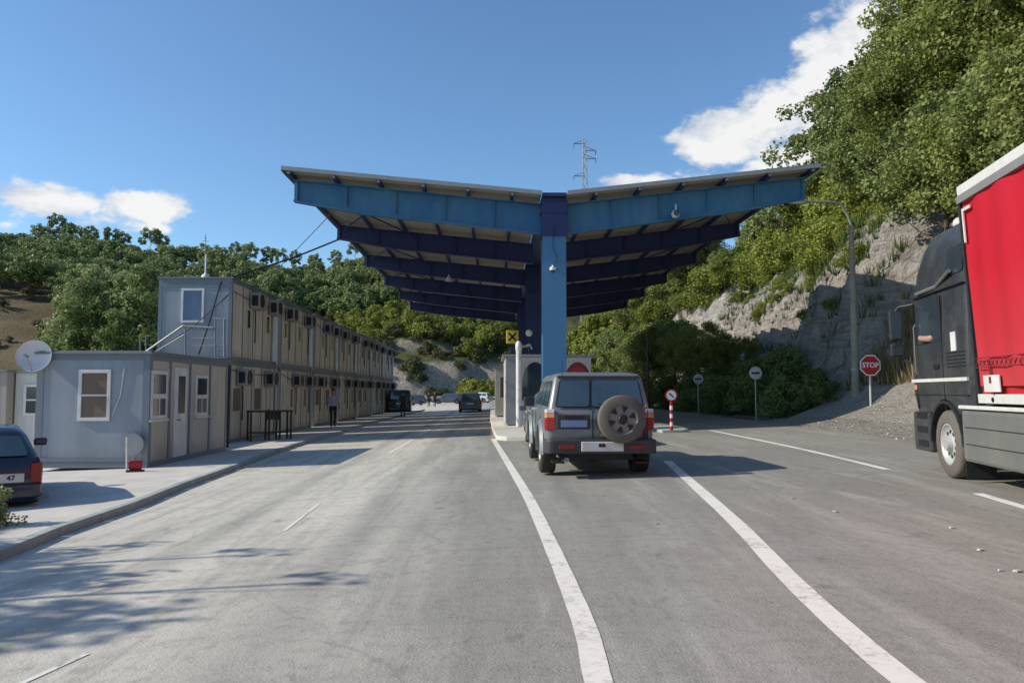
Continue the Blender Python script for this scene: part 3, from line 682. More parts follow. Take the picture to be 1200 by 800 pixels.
# corrugated roof sheets per wing
rsm = M['roofsheet']; rt_ = rsm.node_tree; tb = rt_.nodes.new('ShaderNodeBsdfTranslucent'); tb.inputs[0].default_value = (.75, .66, .45, 1); ms = rt_.nodes.new('ShaderNodeMixShader'); ms.inputs[0].default_value = .09; rt_.links.new(rt_.nodes['Principled BSDF'].outputs[0], ms.inputs[1]); rt_.links.new(tb.outputs[0], ms.inputs[2]); rt_.links.new(ms.outputs[0], rt_.nodes['Material Output'].inputs[0])
for s, xe, ze in ((-1, xL, zL), (1, xR, zR)):
    m = MB(); n = 150; yy = [-.72+(5*SP+1.44)*k/n for k in range(n+1)]
    def zz(k, base): return base+(.022 if k % 2 else -.022)
    X0, X1 = s*.42, lx(xe)+s*.12; Z0, Z1 = zV-cz+.05, ze+.02-cz
    lo = [[Vector((x, y, zz(k, z))) for k, y in enumerate(yy)] for x, z in ((X0, Z0), (X1, Z1))]
    vv = [[m.bm.verts.new(p) for p in r_] for r_ in lo]; v2 = [[m.bm.verts.new(p+Vector((0, 0, .03))) for p in r_] for r_ in lo]
    for k in range(n):
        m.bm.faces.new((vv[0][k], vv[0][k+1], vv[1][k+1], vv[1][k])); m.bm.faces.new((v2[0][k], v2[1][k], v2[1][k+1], v2[0][k+1]))
    m.bm.faces.new((vv[0][0], vv[1][0], v2[1][0], v2[0][0])); m.bm.faces.new((vv[0][n], v2[0][n], v2[1][n], vv[1][n]))
    for k in range(n): m.bm.faces.new((vv[1][k], vv[1][k+1], v2[1][k+1], v2[1][k]))
    m.fin('roof_sheet', 'roofsheet', can)
    m = MB(); m.rings([[Vector((x, y, z+dz)) for y, dz in ((-.76, -.06), (-.735, -.06), (-.735, .075), (-.76, .075))] for x, z in ((X0, Z0), (X1+s*.03, Z1))])
    m.rings([[Vector((X1+s*dx, y, Z1+dz)) for dx, dz in ((.01, -.10), (.035, -.10), (.035, .07), (.01, .07))] for y in (-.75, 5*SP+.74)])
    m.fin('edge_flashing', 'roofedge', can)
    # wind bracing between beams
    for b in range(NB-1):
        for t0, t1 in ((.62, .95), (.95, .62)):
            xa, xb = cx+(xe-cx)*t0, cx+(xe-cx)*t1
            m = MB(); m.tube([(lx(xa), b*SP+.14, wing_z(xa)-.32-cz), (lx(xb), (b+1)*SP-.14, wing_z(xb)-.32-cz)], .03, 6); m.fin('brace', 'darkblue', can)
# lamps / cameras under the canopy
def dome_camera(x, y, z, label, big=1.0):
    t = thing('security_camera', label, 'camera', (x, y, z), 0, None)
    m = MB(); m.lathe([(0, .001), (0, .1*big), (-.08*big, .11*big), (-.1*big, .1*big)], 16, axis='z'); m.fin('housing', 'white', t, smooth=True)
    m = MB(); m.lathe([(-.1*big, .085*big), (-.15*big, .07*big), (-.18*big, .03*big), (-.185*big, .001)], 16, axis='z'); m.fin('lens_dome', 'glass', t, smooth=True)
    m = MB(); m.tube([(0, 0, 0), (0, .12*big, .08*big), (0, .3*big, .08*big)], .025*big, 8); m.fin('bracket', 'white', t); return t
p = at(648, 313, 24.75); dome_camera(p.x, 24.8, p.z, 'small white dome camera on the front face of the blue column')
p = at(790, 256, 25.4)
t = thing('floodlight', 'small white floodlight hanging under the front beam of the right wing', 'light', (p.x, 25.15, p.z+.1)); m = MB(); m.lathe([(-.12, .10), (0, .14), (.10, .13), (.14, .06), (.15, .001)], 16, axis='y'); m.fin('housing', 'white', t, smooth=True)
m = MB(); m.lathe([(-.125, .001), (-.123, .085)], 16, axis='y'); m.fin('lens', 'glass', t); m = MB(); m.box(-.02, .02, -.02, .02, .08, .32); m.fin('bracket', 'white', t)
for px, py, Y, lb in ((526, 327, 36, 'pale bell shaped lamp hanging under the left wing of the canopy'),):
    p = at(px, py, Y); t = thing('hanging_lamp', lb, 'lamp', (p.x, Y, p.z)); m = MB(); m.lathe([(.2, .03), (.12, .05), (.02, .14), (-.1, .17)], 16, axis='z', cap=True); m.fin('lamp_shade', 'offwhite', t, smooth=True)
    m = MB(); m.tube([(0, 0, .2), (0, 0, wing_z(p.x)-p.z-.1)], .012, 6); m.fin('stem', 'black', t)
m = MB(); pa = at(648, 236, 25.0); m.tube([(cx+.02, 24.98, 7.0), (cx-.06, 24.985, 6.3), (cx+.08, 24.99, 5.9), (cx+.02, 24.995, 5.7)], .012, 6); tag(m.fin('cable', 'black'), 'black cable hanging down the blue column above the dome camera', 'cable')
m = MB(); B = Vector((xL+.25, D0+SP, zL-.75)); A = at(344, 302, 30); m.tube([A-(B-A)*1.5+Vector((0, 0, .25)), A, B], .035, 6); tag(m.fin('cable', 'black'), 'thick dark overhead cable from the canopy tip down to the container row', 'cable')
m = MB(); B = Vector((xL+.9, D0+3.4, zL-.2)); A = at(348, 292, 30); m.tube([A-(B-A)*1.2, A, B], .014, 6); tag(m.fin('cable', 'black'), 'thin overhead cable beside the thicker one at the left canopy tip', 'cable')

# ------------------------------------------------------------------ control booth on the island
bY = 31.0; bz = K*2+.13
bk = thing('control_booth', 'grey and white passport control booth with arched dark windows behind the blue column', 'booth', (0, bY, 0))
x0, x1 = at(592, 459, bY).x, at(693, 459, bY).x; zt = at(600, 418, bY).z
m = MB(); m.box(x0, x1, 0, 5.2, bz, zt); m.fin('wall', 'offwhite', bk, bevel=.02)
m = MB(); m.box(x0-.12, x1+.12, -.12, 5.32, zt+.002, zt+.09); m.fin('roof', 'grey', bk, bevel=.01)
m = MB(); m.box(x0+.03, x0+.44, -.03, -.003, bz+.05, zt-.08); m.fin('door', 'grey', bk, bevel=.008)
for i, (ca, wa) in enumerate(((at(627, 459, bY).x, .52), (at(677, 459, bY).x, .56))):
    poly = [Vector((ca+wa*math.cos(a), -.02, bz+1.6+.9*math.sin(a))) for a in np.linspace(0, PI, 15)]
    poly = poly+[Vector((ca-wa, -.02, bz+.95)), Vector((ca+wa, -.02, bz+.95))]
    m = MB(); m.prism(poly, (0, .018, 0)); m.fin('window', 'glass', bk)
    if i == 1:
        m = MB(); m.lathe([(-.04, .001), (-.04, .38), (-.022, .38)], 24, (ca, 0, bz+1.95), 'y', True); m.fin('signal_disc', 'redsign', bk)
        for s in (-1, 1):
            m = MB(); m.box(-.2, .2, -.052, -.042, -.03, .03, Matrix.Translation((ca, 0, bz+1.95)) @ Matrix.Rotation(s*PI/4, 4, 'Y')); m.fin('signal_cross', 'white', bk)
# blue squiggle lettering on the left of the booth front
for q in ([(-.3, .7), (-.1, .95), (.1, .75), (.0, .55), (.22, .4)], [(-.25, .35), (-.05, .55), (.15, .2), (.05, .0)]):
    m = MB(); cc = at(624, 459, bY).x; m.tube([(cc+a, -.012, bz+.1+b) for a, b in q], .05, 6); m.fin('painted_mark', 'plateblue', bk)
m = MB(); pz = at(608, 406, 29.6).z; px_ = at(608, 459, 29.6).x; m.tube([(0, 0, 0), (0, 0, pz-bz)], .11, 14); q = m.fin('bollard_pole', 'white', smooth=True, loc=(px_, 29.6, bz-.02)); tag(q, 'thick white pole standing in front of the control booth', 'pole')
# ACs/antenna clutter on booth roof
t = thing('security_camera', 'white camera head on top of the thick white pole', 'camera', (px_, 29.6, pz))
m = MB(); m.lathe([(-.25, .09), (-.1, .13), (.1, .13), (.2, .07), (.22, .001)], 14, axis='z', cap=True); m.fin('housing', 'white', t, smooth=True); m = MB(); m.tube([(.08, 0, 0), (.45, .02, .05), (.5, .02, -.1)], .05, 8); m.fin('arm', 'galv', t)
# yellow X lane box and globe
p = at(600, 396, 32); t = thing('lane_signal', 'yellow lane signal box showing a black X above the booth', 'signal', (p.x, 31.4, p.z))
m = MB(); m.box(-.25, .25, -.08, .08, -.27, .27); m.fin('box', 'yellow', t, bevel=.02)
for s in (-1, 1): m = MB(); m.box(-.22, .22, -.1, -.083, -.04, .04, Matrix.Rotation(s*PI/4, 4, 'Y')); m.fin('signal_cross', 'black', t)
m = MB(); m.box(-.06, .22, -.02, .1, -.88, -.272); m.fin('bracket', 'black', t)
p = at(620, 390, 31.6); t = thing('globe_lamp', 'small white round lamp beside the yellow X box', 'lamp', (p.x, 31.6, p.z)); m = MB(); m.lathe([(-.15, .02), (-.12, .09), (-.05, .14), (.03, .145), (.1, .1), (.145, .02)], 16, axis='z', cap=True); m.fin('globe', 'white', t, smooth=True)
m = MB(); m.tube([(0, 0, -.14), (0, 0, zt-p.z+.1)], .025, 6); m.fin('stem', 'black', t)
# second booth farther back on the island
t = thing('control_booth', 'second smaller pale control booth farther back on the island', 'booth', (0, 42, 0))
m = MB(); m.box(.0, 2.6, 0, 4, bz, bz+2.6); m.fin('wall', 'offwhite', t, bevel=.02); m = MB(); m.box(-.1, 2.7, -.1, 4.1, bz+2.602, bz+2.68); m.fin('roof', 'grey', t)
m = MB(); m.box(.3, 1.4, -.02, -.003, bz+1.0, bz+2.1); m.fin('window', 'glass', t)

# ------------------------------------------------------------------ container cabins
fx = -8.9; cw = 2.44
def cabin_frame(m, x0, x1, y0, y1, z0, z1, w=.11, p=.012):
    for x in (x0, x1-w):
        for y in (y0, y1-w): m.box(x-p if x == x0 else x, x+w if x == x0 else x+w+p, y-p if y == y0 else y, y+w if y == y0 else y+w+p, z0, z1)
    for z, hh in ((z0, .12), (z1-.13, .13)):
        m.box(x0-p*.8, x1+p*.8, y0-p*.8, y0+.05, z, z+hh); m.box(x0-p*.8, x1+p*.8, y1-.05, y1+p*.8, z, z+hh)
        m.box(x1-.05, x1+p*.8, y0+.051, y1-.051, z, z+hh); m.box(x0-p*.8, x0+.05, y0+.051, y1-.051, z, z+hh)
def ac(parent, x, y, z):
    m = MB(); m.box(x+.05, x+.40, y-.42, y+.42, z, z+.58); a = m.fin('air_conditioner', 'acbody', parent, bevel=.015)
    m = MB(); m.lathe([(x+.404, .001), (x+.404, .22), (x+.42, .23), (x+.42, .24), (x+.402, .25)], 18, (0, y-.12, z+.29), 'x'); m.fin('fan_grille', 'black', a)
    m = MB(); m.box(x+.12, x+.34, y-.432, y-.423, z+.1, z+.48); m.fin('dark_side_panel', 'black', a)  # shaded side of the casing put in as a black panel
    m = MB(); m.tube([(x+.03, y+.3, z), (x+.03, y+.34, z-.6), (x+.03, y+.3, z-1.2)], .02, 6); m.fin('pipe', 'black', a)
def make_cabin(H, variant, label, upper):
    t = thing('container_cabin', label, 'cabin', (0,0,0), 0, 'container cabins of the two storey row')
    L = 5.25; m = MB(); m.box(-cw, 0, 0, L, .02, H-.02); 
    for f in m.bm.faces:
        pass
    m.bm.faces.ensure_lookup_table(); 
    bmesh.ops.recalc_face_normals(m.bm, faces=m.bm.faces)
    for f in m.bm.faces: f.material_index = 1 if abs(f.normal.x) > .9 else (0)
    m.fin('wall', ['cabfront', 'cabside'], t)
    m = MB(); cabin_frame(m, -cw, 0, 0, L, 0, H); m.fin('corner_frame', 'frame', t)
    m = MB(); m.box(-cw-.05, .05, -.05, L+.05, H+.002, H+.05); m.fin('roof', 'cabroof', t)
    for yy in np.arange(1.15, L-.3, 1.15):
        m = MB(); m.box(.002, .02, yy-.02, yy+.02, .14, H-.14); m.fin('cover_strip', 'frame', t)
    # side windows with shutters
    for yy in ((.62, 2.95) if variant == 0 else (1.75, 4.1)):
        ww = .20 if upper or variant else .42; z0_ = 1.15 if upper else 1.0; m = MB(); m.box(.003, .03, yy-ww, yy+ww, z0_, 1.9); w = m.fin('window', 'cabside', t, bevel=.006)
        m = MB(); m.box(.031, .035, yy-ww+.05, yy+ww-.05, z0_+.06, 1.84); m.fin('pane', 'glass' if upper else 'winblind', w)
    if not upper:
        m = MB(); m.box(.003, .04, 4.1, 4.95, .14, 2.1) if variant == 0 else m.box(.003, .04, .3, 1.1, .14, 2.1); d = m.fin('door', 'offwhite', t, bevel=.006)
        yy = 4.2 if variant == 0 else 1.0
        m = MB(); m.tube([(.05, yy, 1.02), (.09, yy, 1.02), (.09, yy+.1, 1.02)], .012, 6); m.fin('handle', 'black', d)
    for yy in ((.95, 4.2) if variant == 0 else (2.2, 4.55)): ac(t, .0, yy, H-.82)
    m = MB(); m.tube([(.06, L-.06, H-.05), (.06, L-.06, .0)], .045, 8); m.fin('drainpipe', 'offwhite', t)
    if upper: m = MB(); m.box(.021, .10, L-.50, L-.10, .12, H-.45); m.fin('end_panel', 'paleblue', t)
    return t
H2 = 2.74; ordn = ['nearest', 'second', 'third', 'fourth', 'fifth', 'sixth', 'farthest']
Y0 = G(272, 519, .1).y; zg = K*fx+.10
protos = {}
for lev in (0, 1):
    for i in range(7):
        v = (i+lev) % 2; lab = f'{"upper" if lev else "ground floor"} beige container cabin, {ordn[i]} in the two storey row'
        z = zg+lev*(H2+.055)
        if i == 0 and lev == 1: lab = 'upper container cabin with the blue window, nearest end of the two storey row'
        loc = (fx-.02*i, Y0+6.1*i, z)
        if (lev, v) not in protos:
            protos[(lev, v)] = make_cabin(H2, v, lab, lev == 1); protos[(lev, v)].location = loc
        else: dup(protos[(lev, v)], loc, 0, lab)
# the blue window in the end wall of the nearest upper cabin
near_up = [o for o in C.objects if o.parent is None and o.get('label', '').startswith('upper container cabin with the blue')][0]
wa, wb = at(212, 378, Y0), at(240, 338, Y0)
def end_window(parent, x0, x1, z0, z1, mat, y=0, blind=False, bars=0):
    m = MB(); w = .075
    m.box(x0, x1, y-.035, y-.003, z0, z0+w); m.box(x0, x1, y-.035, y-.003, z1-w, z1); m.box(x0, x0+w, y-.035, y-.003, z0+w, z1-w); m.box(x1-w, x1, y-.035, y-.003, z0+w, z1-w)
    o = m.fin('window', 'white', parent, bevel=.005)
    m = MB(); m.box(x0+w, x1-w, y-.012, y-.004, z0+w, z1-w); m.fin('pane', mat, o)
    if bars: m = MB(); zz = (z0+z1)/2; m.box(x0+w, x1-w, y-.03, y-.014, zz-.02, zz+.02); m.fin('glazing_bar', 'white', o)
    return o
end_window(near_up, wa.x-fx, wb.x-fx, wa.z-near_up.location.z, wb.z-near_up.location.z, 'winblue')
m = MB(); m.box(-cw+.05, -.05, -.02, -.003, H2-.3, H2-.15); m.fin('trim', 'frame', near_up)

for k, (z_, lb) in enumerate(((zg+2.45, 'black cable sagging along the ground floor air conditioners of the cabin row'), (zg+5.1, 'black cable sagging along the upper air conditioners of the cabin row'))):
    pts_ = []
    for i in range(7):
        for t in (0, .25, .5, .75): pts_.append((fx+.06-.02*i, Y0+6.1*(i+t), z_-.28*math.sin(PI*t)*(1 if i % 3 else .4)))
    m = MB(); m.tube(pts_[:-3], .014, 5); tag(m.fin('cable', 'black'), lb, 'cable')
# near office cabin
oc = G(172, 548, .1); oz = K*oc.x+.10; oL = 4.95; oW = 2.45; oH = at(172, 415, oc.y).z-oz
of = thing('office_cabin', 'single storey grey blue office cabin at the left with a door and barred side windows', 'cabin', (oc.x, oc.y, oz), 0)
m = MB(); m.box(-oW, 0, 0, oL, .02, oH-.02); bmesh.ops.recalc_face_normals(m.bm, faces=m.bm.faces)
for f in m.bm.faces: f.material_index = 1 if abs(f.normal.x) > .9 else 0
m.fin('wall', ['cabfront', 'officeside'], of); m = MB(); cabin_frame(m, -oW, 0, 0, oL, 0, oH, .14); m.fin('corner_frame', 'frame', of)
m = MB(); m.box(-oW-.06, .06, -.06, oL+.06, oH+.002, oH+.05); m.box(-oW-.03, .03, -.03, oL+.03, oH+.05, oH+.075); m.fin('roof', 'cabroof', of, bevel=.008)
a, b = at(91, 493, oc.y), at(131, 433, oc.y)
w = end_window(of, a.x-oc.x, b.x-oc.x, a.z-oz, b.z-oz, 'winblind', bars=1)
def side_y(px): return (oc.x/((px-580)/900.0))-oc.y
for pa_, pb_, z0, z1, kind in ((181, 199, 1.05, 2.15, 'w'), (208, 222, .12, 2.25, 'd'), (232, 246, 1.05, 2.1, 'w')):
    ya, yb = side_y(pa_), side_y(pb_)
    if kind == 'w':
        m = MB(); m.box(.003, .04, ya, yb, z0, z1); w = m.fin('window', 'white', of, bevel=.006)
        for (fa, fb, ga, gb) in ((.12, .88, .52, .92), (.12, .46, .08, .42), (.54, .88, .08, .42)):
            m = MB(); m.box(.041, .046, ya+(yb-ya)*fa, ya+(yb-ya)*fb, z0+(z1-z0)*ga, z0+(z1-z0)*gb); m.fin('pane', 'glass', w)
        m = MB(); m.box(.003, .07, ya-.05, yb+.05, z0-.05, z0-.004); m.fin('sill', 'white', w)
    else:
        m = MB(); m.box(.003, .04, ya, yb, z0, z1); d = m.fin('door', 'white', of, bevel=.006)
        m = MB(); m.box(.041, .046, ya+.25*(yb-ya), ya+.8*(yb-ya), 1.15, 2.05); m.fin('pane', 'glass', d); m = MB(); m.tube([(.05, ya+.12, 1.0), (.09, ya+.12, 1.0), (.09, ya+.24, 1.0)], .012, 6); m.fin('handle', 'black', d)
for yy in (side_y(203), side_y(226), side_y(249)):
    m = MB(); m.box(.002, .03, yy-.04, yy+.04, .12, oH-.13); m.fin('cover_strip', 'frame', of)
for yy in (1.0, 4.4): m = MB(); m.lathe([(.012, .001), (.014, .13), (.003, .15)], 14, (0, yy, oH-.42), 'x'); m.fin('vent', 'offwhite', of)
m = MB(); m.box(-oW+.1, -.1, -.02, -.004, .14, .22); m.fin('skirting', 'frame', of)
m = MB(); m.tube([(-.55, -.012, oH-.3), (-.62, -.012, 1.6), (-.78, -.012, 1.15)], .01, 6); m.fin('cable', 'white', of)
# drain post between office and two-storey
m = MB(); p = G(262, 524, .1); m.tube([(0,0,0), (0,0,2.5)], .06, 8); tag(m.fin('post', 'black', loc=(p.x+.1, p.y, p.z)), 'dark vertical downpipe at the far corner of the office cabin', 'post')
# railing and stair on the landing above
ry = Y0-.6
t = thing('stair_railing', 'galvanised handrail of the stair and landing in front of the upper blue window', 'railing', (0, ry, 0))
P3 = lambda px, py, dy=0: (at(px, py, ry+dy).x, dy, at(px, py, ry+dy).z)
m = MB(); m.tube([P3(168, 414), P3(214, 382), P3(250, 384)], .035, 8); m.tube([P3(172, 418), P3(216, 392)], .025, 8); m.fin('handrail', 'galv', t)
m = MB(); m.tube([P3(250, 373), P3(264, 374), P3(264, 376, .5)], .025, 8); m.tube([P3(217, 396), P3(262, 396)], .015, 6); m.tube([P3(217, 405), P3(262, 405)], .015, 6); m.fin('top_rail', 'galv', t)
for q, r_ in (((217, 380, 217, 418), .03), ((252, 373, 252, 418), .025), ((263, 374, 263, 520), .04), ((164, 396, 165, 420), .02), ((171, 392, 171, 418), .02), ((178, 404, 178, 418), .02)):
    m = MB(); m.tube([P3(q[0], q[1]), P3(q[2], q[3])], r_, 8); m.fin('post', 'frame', t)
m = MB(); a = P3(160, 418); b = P3(268, 418); m.box(a[0], b[0], -.1, .5, a[2]-.05, a[2]); m.fin('landing', 'frame', t)
m = MB(); A, B = at(259, 330, Y0-.03), at(233, 415, Y0-.5); m.tube([A, A.lerp(B, .5)+Vector((0, 0, -.1)), B], .025, 6); tag(m.fin('cable', 'black'), 'dark cable running down the end wall right of the blue window', 'cable')
m = MB(); A, B = at(268, 345, Y0-.03), at(182, 412, Y0-.5); m.tube([A, A.lerp(B, .5)+Vector((0, 0, -.15)), B], .018, 6); tag(m.fin('cable', 'black'), 'dark cable slanting across the end wall below the blue window', 'cable')
# dome + antenna on roof
rz = zg+2*H2+.15
p = at(241, 322, Y0+1.2); t = thing('roof_antenna', 'white dome with a thin whip antenna on the two storey row roof', 'antenna', (p.x, Y0+1.2, rz-.02))
m = MB(); m.lathe([(0, .17), (.12, .17), (.22, .12), (.28, .05), (.32, .035)], 16, axis='z', cap=True); m.fin('dome', 'white', t, smooth=True)
m = MB(); m.tube([(0, 0, .3), (0, 0, .95)], .03, 8); m.fin('mast', 'white', t); m = MB(); m.tube([(-.15, .3, 0), (-.15, .3, 1.75)], .015, 6); m.tube([(-.27, .3, 1.5), (-.03, .3, 1.5)], .01, 5); m.tube([(-.15, .2, 1.6), (-.15, .4, 1.6)], .01, 5); m.fin('aerial', 'galv', t)
# satellite dish
p = at(41, 417, oc.y-.1); t = thing('satellite_dish', 'white satellite dish mounted at the left roof corner of the office cabin', 'satellite dish', (p.x, oc.y-.15, p.z)); rd = .345
prof = [(.10*(r/rd)**2, r) for r in np.linspace(.001, rd, 9)]
Rm = Matrix.Rotation(R(12), 4, 'Z') @ Matrix.Rotation(R(-14), 4, 'X')
def rotm(o, Mx): o.data.transform(Mx)
m = MB(); m.lathe([(-h+.1, r) for h, r in prof]+[(.0-.02, rd+.012), (.02, rd+.01)]+[(-h+.13, r) for h, r in prof[::-1]], 36, axis='y'); o = m.fin('reflector', 'white', t, smooth=True); rotm(o, Rm)
m = MB(); m.tube([(0, .0, -rd), (0, -.38, -.14)], .015, 6); m.lathe([(-.5, .03), (-.38, .045)], 12, (0, 0, -.13), 'y', True); o = m.fin('feed_arm', 'galv', t); rotm(o, Rm)
m = MB(); m.tube([(0, .16, 0), (.02, .24, -.1), (.02, .24, -.75)], .03, 8); m.fin('mount', 'galv', t)
# cabins farther left
yb = 21.5
p = at(18, 459, yb); p2 = at(74, 459, yb)
t = thing('white_cabin', 'white cabin with a framed window half hidden behind the office cabin', 'cabin', (p.x, yb, K*p.x+.1)); hh = at(30, 437, yb).z-t.location.z
m = MB(); m.box(0, 1.9, 0, 5, .02, hh); m.fin('wall', 'cabwhite', t); m = MB(); m.box(-.05, 1.95, -.05, 5.05, hh+.002, hh+.07); m.fin('roof', 'cabroof', t)
a, b = at(27, 487, yb), at(60, 450, yb); end_window(t, a.x-p.x, b.x-p.x, a.z-t.location.z, b.z-t.location.z, 'glass', bars=1)
t = thing('beige_cabin', 'beige grey cabin cut by the left edge of the view', 'cabin', (p.x-3.4, yb-.3, K*p.x+.1))
m = MB(); m.box(0, 3.35, 0, 5, .02, hh+.02); m.fin('wall', 'cabbeige', t); m = MB(); m.box(-.05, 3.37, -.05, 5.05, hh+.022, hh+.09); m.fin('roof', 'cabroof', t)
for xx in (.6, 1.5, 2.4, 2.9): m = MB(); m.box(xx, xx+.04, -.018, -.002, .1, hh); m.fin('cover_strip', 'frame', t)
# black metal stand in front of cabins
A = G(294, 517, .1); B = G(341, 514, .1); t = thing('metal_table', 'black metal frame table standing against the ground floor cabins', 'table', (A.x, A.y, A.z)); dx = B.x-A.x; dy = B.y-A.y; h = 1.05
an = math.atan2(dy, dx); t.rotation_euler = (0, 0, an); Lt = math.hypot(dx, dy)
m = MB(); m.box(-.05, Lt+.05, -.02, .5, h-.06, h); m.fin('tabletop', 'black', t, bevel=.006)
for x in (.0, Lt*.45, Lt*.72, Lt):
    for y in (0.02, .44):
        m = MB(); m.box(x-.03, x+.03, y, y+.05, 0, h-.062); m.fin('leg', 'black', t)
m = MB(); m.box(0, Lt*.95, .07, .42, .26, .30); m.fin('shelf', 'black', t); m = MB(); m.box(Lt*.42, Lt*.72, .08, .35, h-.32, h-.064); m.fin('drawer', 'black', t, bevel=.01)
# red cone-ish paddle by the office corner
p = G(160, 552, .1); t = thing('warning_stand', 'small red warning stand with a white post by the office cabin corner', 'stand', (p.x, p.y-.1, p.z))
m = MB(); m.box(-.13, .17, -.1, .1, .0, .04); m.fin('foot', 'black', t); m = MB(); m.box(-.12, .16, -.05, .05, .042, .24); m.fin('body', 'redsign', t, bevel=.04)
m = MB(); m.tube([(-.13, -.06, .02), (-.15, -.06, .72)], .018, 8); m.fin('post', 'white', t)
p = at(152, 521, oc.y-.25); t = thing('round_shadow', 'round grey shadow on the front of the office cabin, made as a solid piece', 'shadow_plate', (p.x, oc.y-.12, p.z)); m = MB(); m.lathe([(0, .001), (.0, .24), (.03, .24), (.03, .001)], 24, axis='y'); m.fin('shadow_plate', 'grey', t); m = MB(); m.tube([(0, .04, 0), (0, .06, -(p.z-K*p.x-.1))], .02, 6); m.fin('stem', 'galv', t)  # round shadow on the wall put in as a grey plate on a stem

# ------------------------------------------------------------------ signs, lamp, pylon
def pole_sign(name, label, cat, x, y, z, h, r, faces, pole='galv', pr=.03, striped=False):
    t = thing(name, label, cat, (x, y, z))
    m = MB()
    if striped:
        for k in range(8):
            mm = MB(); mm.tube([(0, 0, k*(h-r)/8), (0, 0, (k+1)*(h-r)/8)], .045, 10); mm.fin('pole_band', 'redsign' if k % 2 == 0 else 'white', t)
    else: m.tube([(0, 0, -.3), (0, 0, h+r*.8)], pr, 8); m.fin('pole', pole, t)
    return t
p = at(1019, 428, 25.6); gz = Tz(p.x, 25.6)
t = pole_sign('stop_sign', 'red octagonal stop sign on a pole on the gravel bank beside the street lamp', 'stop sign', p.x, 25.6, gz-.05, p.z-gz, .35, None, 'offwhite', .035)
def ngon_plate(n, r, y0, y1, rot=0, z=0): return [[Vector((r*math.cos(rot+2*PI*k/n), y, z+r*math.sin(rot+2*PI*k/n))) for k in range(n)] for y in (y0, y1)]
h = p.z-gz+.05
m = MB(); m.rings(ngon_plate(8, .375, -.055, -.045, PI/8, h)); m.fin('border', 'white', t); m = MB(); m.rings(ngon_plate(8, .335, -.06, -.056, PI/8, h)); m.fin('face', 'redsign', t)
text_mesh('STOP', .235, 'lettering', 'white', t, (0, -.064, h), sx=1.0)
def disc_sign(label, px, py, Y, r, symbol, dark=True):
    p = at(px, py, Y); gz = Tz(p.x, Y); h = p.z-gz; t = pole_sign('round_sign', label, 'road sign', p.x, Y, gz, h, r, None, 'galv', .028)
    m = MB(); m.rings(ngon_plate(24, r, -.05, -.04, 0, h)); m.fin('rim', 'offwhite', t)
    if symbol == 'back': return t
    m = MB(); m.rings(ngon_plate(24, r*.92, -.054, -.051, 0, h)); m.fin('face', 'offwhite', t)
    m = MB(); m.box(-r*.62, r*.62, -.059, -.055, h-r*.16, h+r*.16); m.fin('bar', 'black', t); return t
disc_sign('small round white sign with a dark bar near the dark roadside trees', 818, 444, 39, .26, 'bar'); disc_sign('round white sign with a dark bar in front of the green bushes', 885, 437, 31, .26, 'bar')
p = G(787, 504, .08); hh = at(788, 463, p.y).z-p.z
t = thing('lane_marker_post', 'red and white striped post with a round sign on the small side island', 'post', (p.x, p.y, p.z))
for k in range(7): m = MB(); m.tube([(0, 0, k*(hh-.2)/7), (0, 0, (k+1)*(hh-.2)/7)], .05, 10); m.fin('pole_band', 'redsign' if k % 2 == 0 else 'white', t)
m = MB(); m.rings(ngon_plate(24, .2, -.04, -.02, 0, hh)); m.fin('rim', 'redsign', t); m = MB(); m.rings(ngon_plate(24, .155, -.045, -.041, 0, hh)); m.fin('face', 'white', t)
m = MB(); m.box(-.1, .1, -.049, -.046, -.02, .02, Matrix.Translation((0, 0, hh)) @ Matrix.Rotation(PI/4, 4, 'Y')); m.fin('bar', 'black', t)
# street lamp
lp = at(1003, 459, 27.7); gz = Tz(lp.x, 27.7); ltop = at(988, 262, 27.7)
t = thing('street_lamp', 'tall concrete street lamp with a curved arm at the right bank', 'street lamp', (lp.x, 27.7, gz-.15))
H = ltop.z-gz+.1
m = MB(); m.tube([(0, 0, 0), (0, 0, H)], .15, 14, .085); m.fin('pole', concrete('lamp_concrete', (.24, .22, .17), (.36, .33, .26), 3), t, smooth=True)
m = MB(); Lh = at(940, 237, 27.7); ex = Lh.x-lp.x; ez = Lh.z-gz+.15
m.tube([(0, 0, H-.5), (0, 0, H), (-.12, 0, H+.35), (-.4, 0, ez-.02), (-.8, 0, ez+.02), (ex, 0, ez)], .045, 8); m.fin('arm', 'galv', t, smooth=True)
m = MB(); m.rings([[Vector((ex+.1-x*.9, .12*s*math.cos(a), ez+.07*s*math.sin(a))) for a in np.linspace(0, 2*PI, 13)[:-1]] for x, s in ((0, .35), (.15, .9), (.45, 1), (.7, .55))]); m.fin('lamp_head', 'white', t, smooth=True)
for z in (H-.3, H-.9, 1.0): m = MB(); m.tube([(0, 0, z), (0, 0, z+.06)], .16 if z < 2 else .115, 12); m.fin('band', 'galv', t)
m = MB(); p = at(759, 480, 52); gz = Tz(p.x, 52); m.tube([(0,0,0), (0.05,0,5.5)], .1, 8, .07); tag(m.fin('utility_pole', 'bark', loc=(p.x, 52, gz-.1)), 'dark slender wooden pole in front of the roadside trees', 'pole')
m = MB(); p = at(706, 445, 95); m.tube([(0,0,0), (0,0,6.5)], .07, 8, .05); tag(m.fin('utility_pole', 'galv', loc=(p.x, 95, Tz(p.x, 95)-.1)), 'thin pale pole among the sunlit trees right of the column', 'pole')
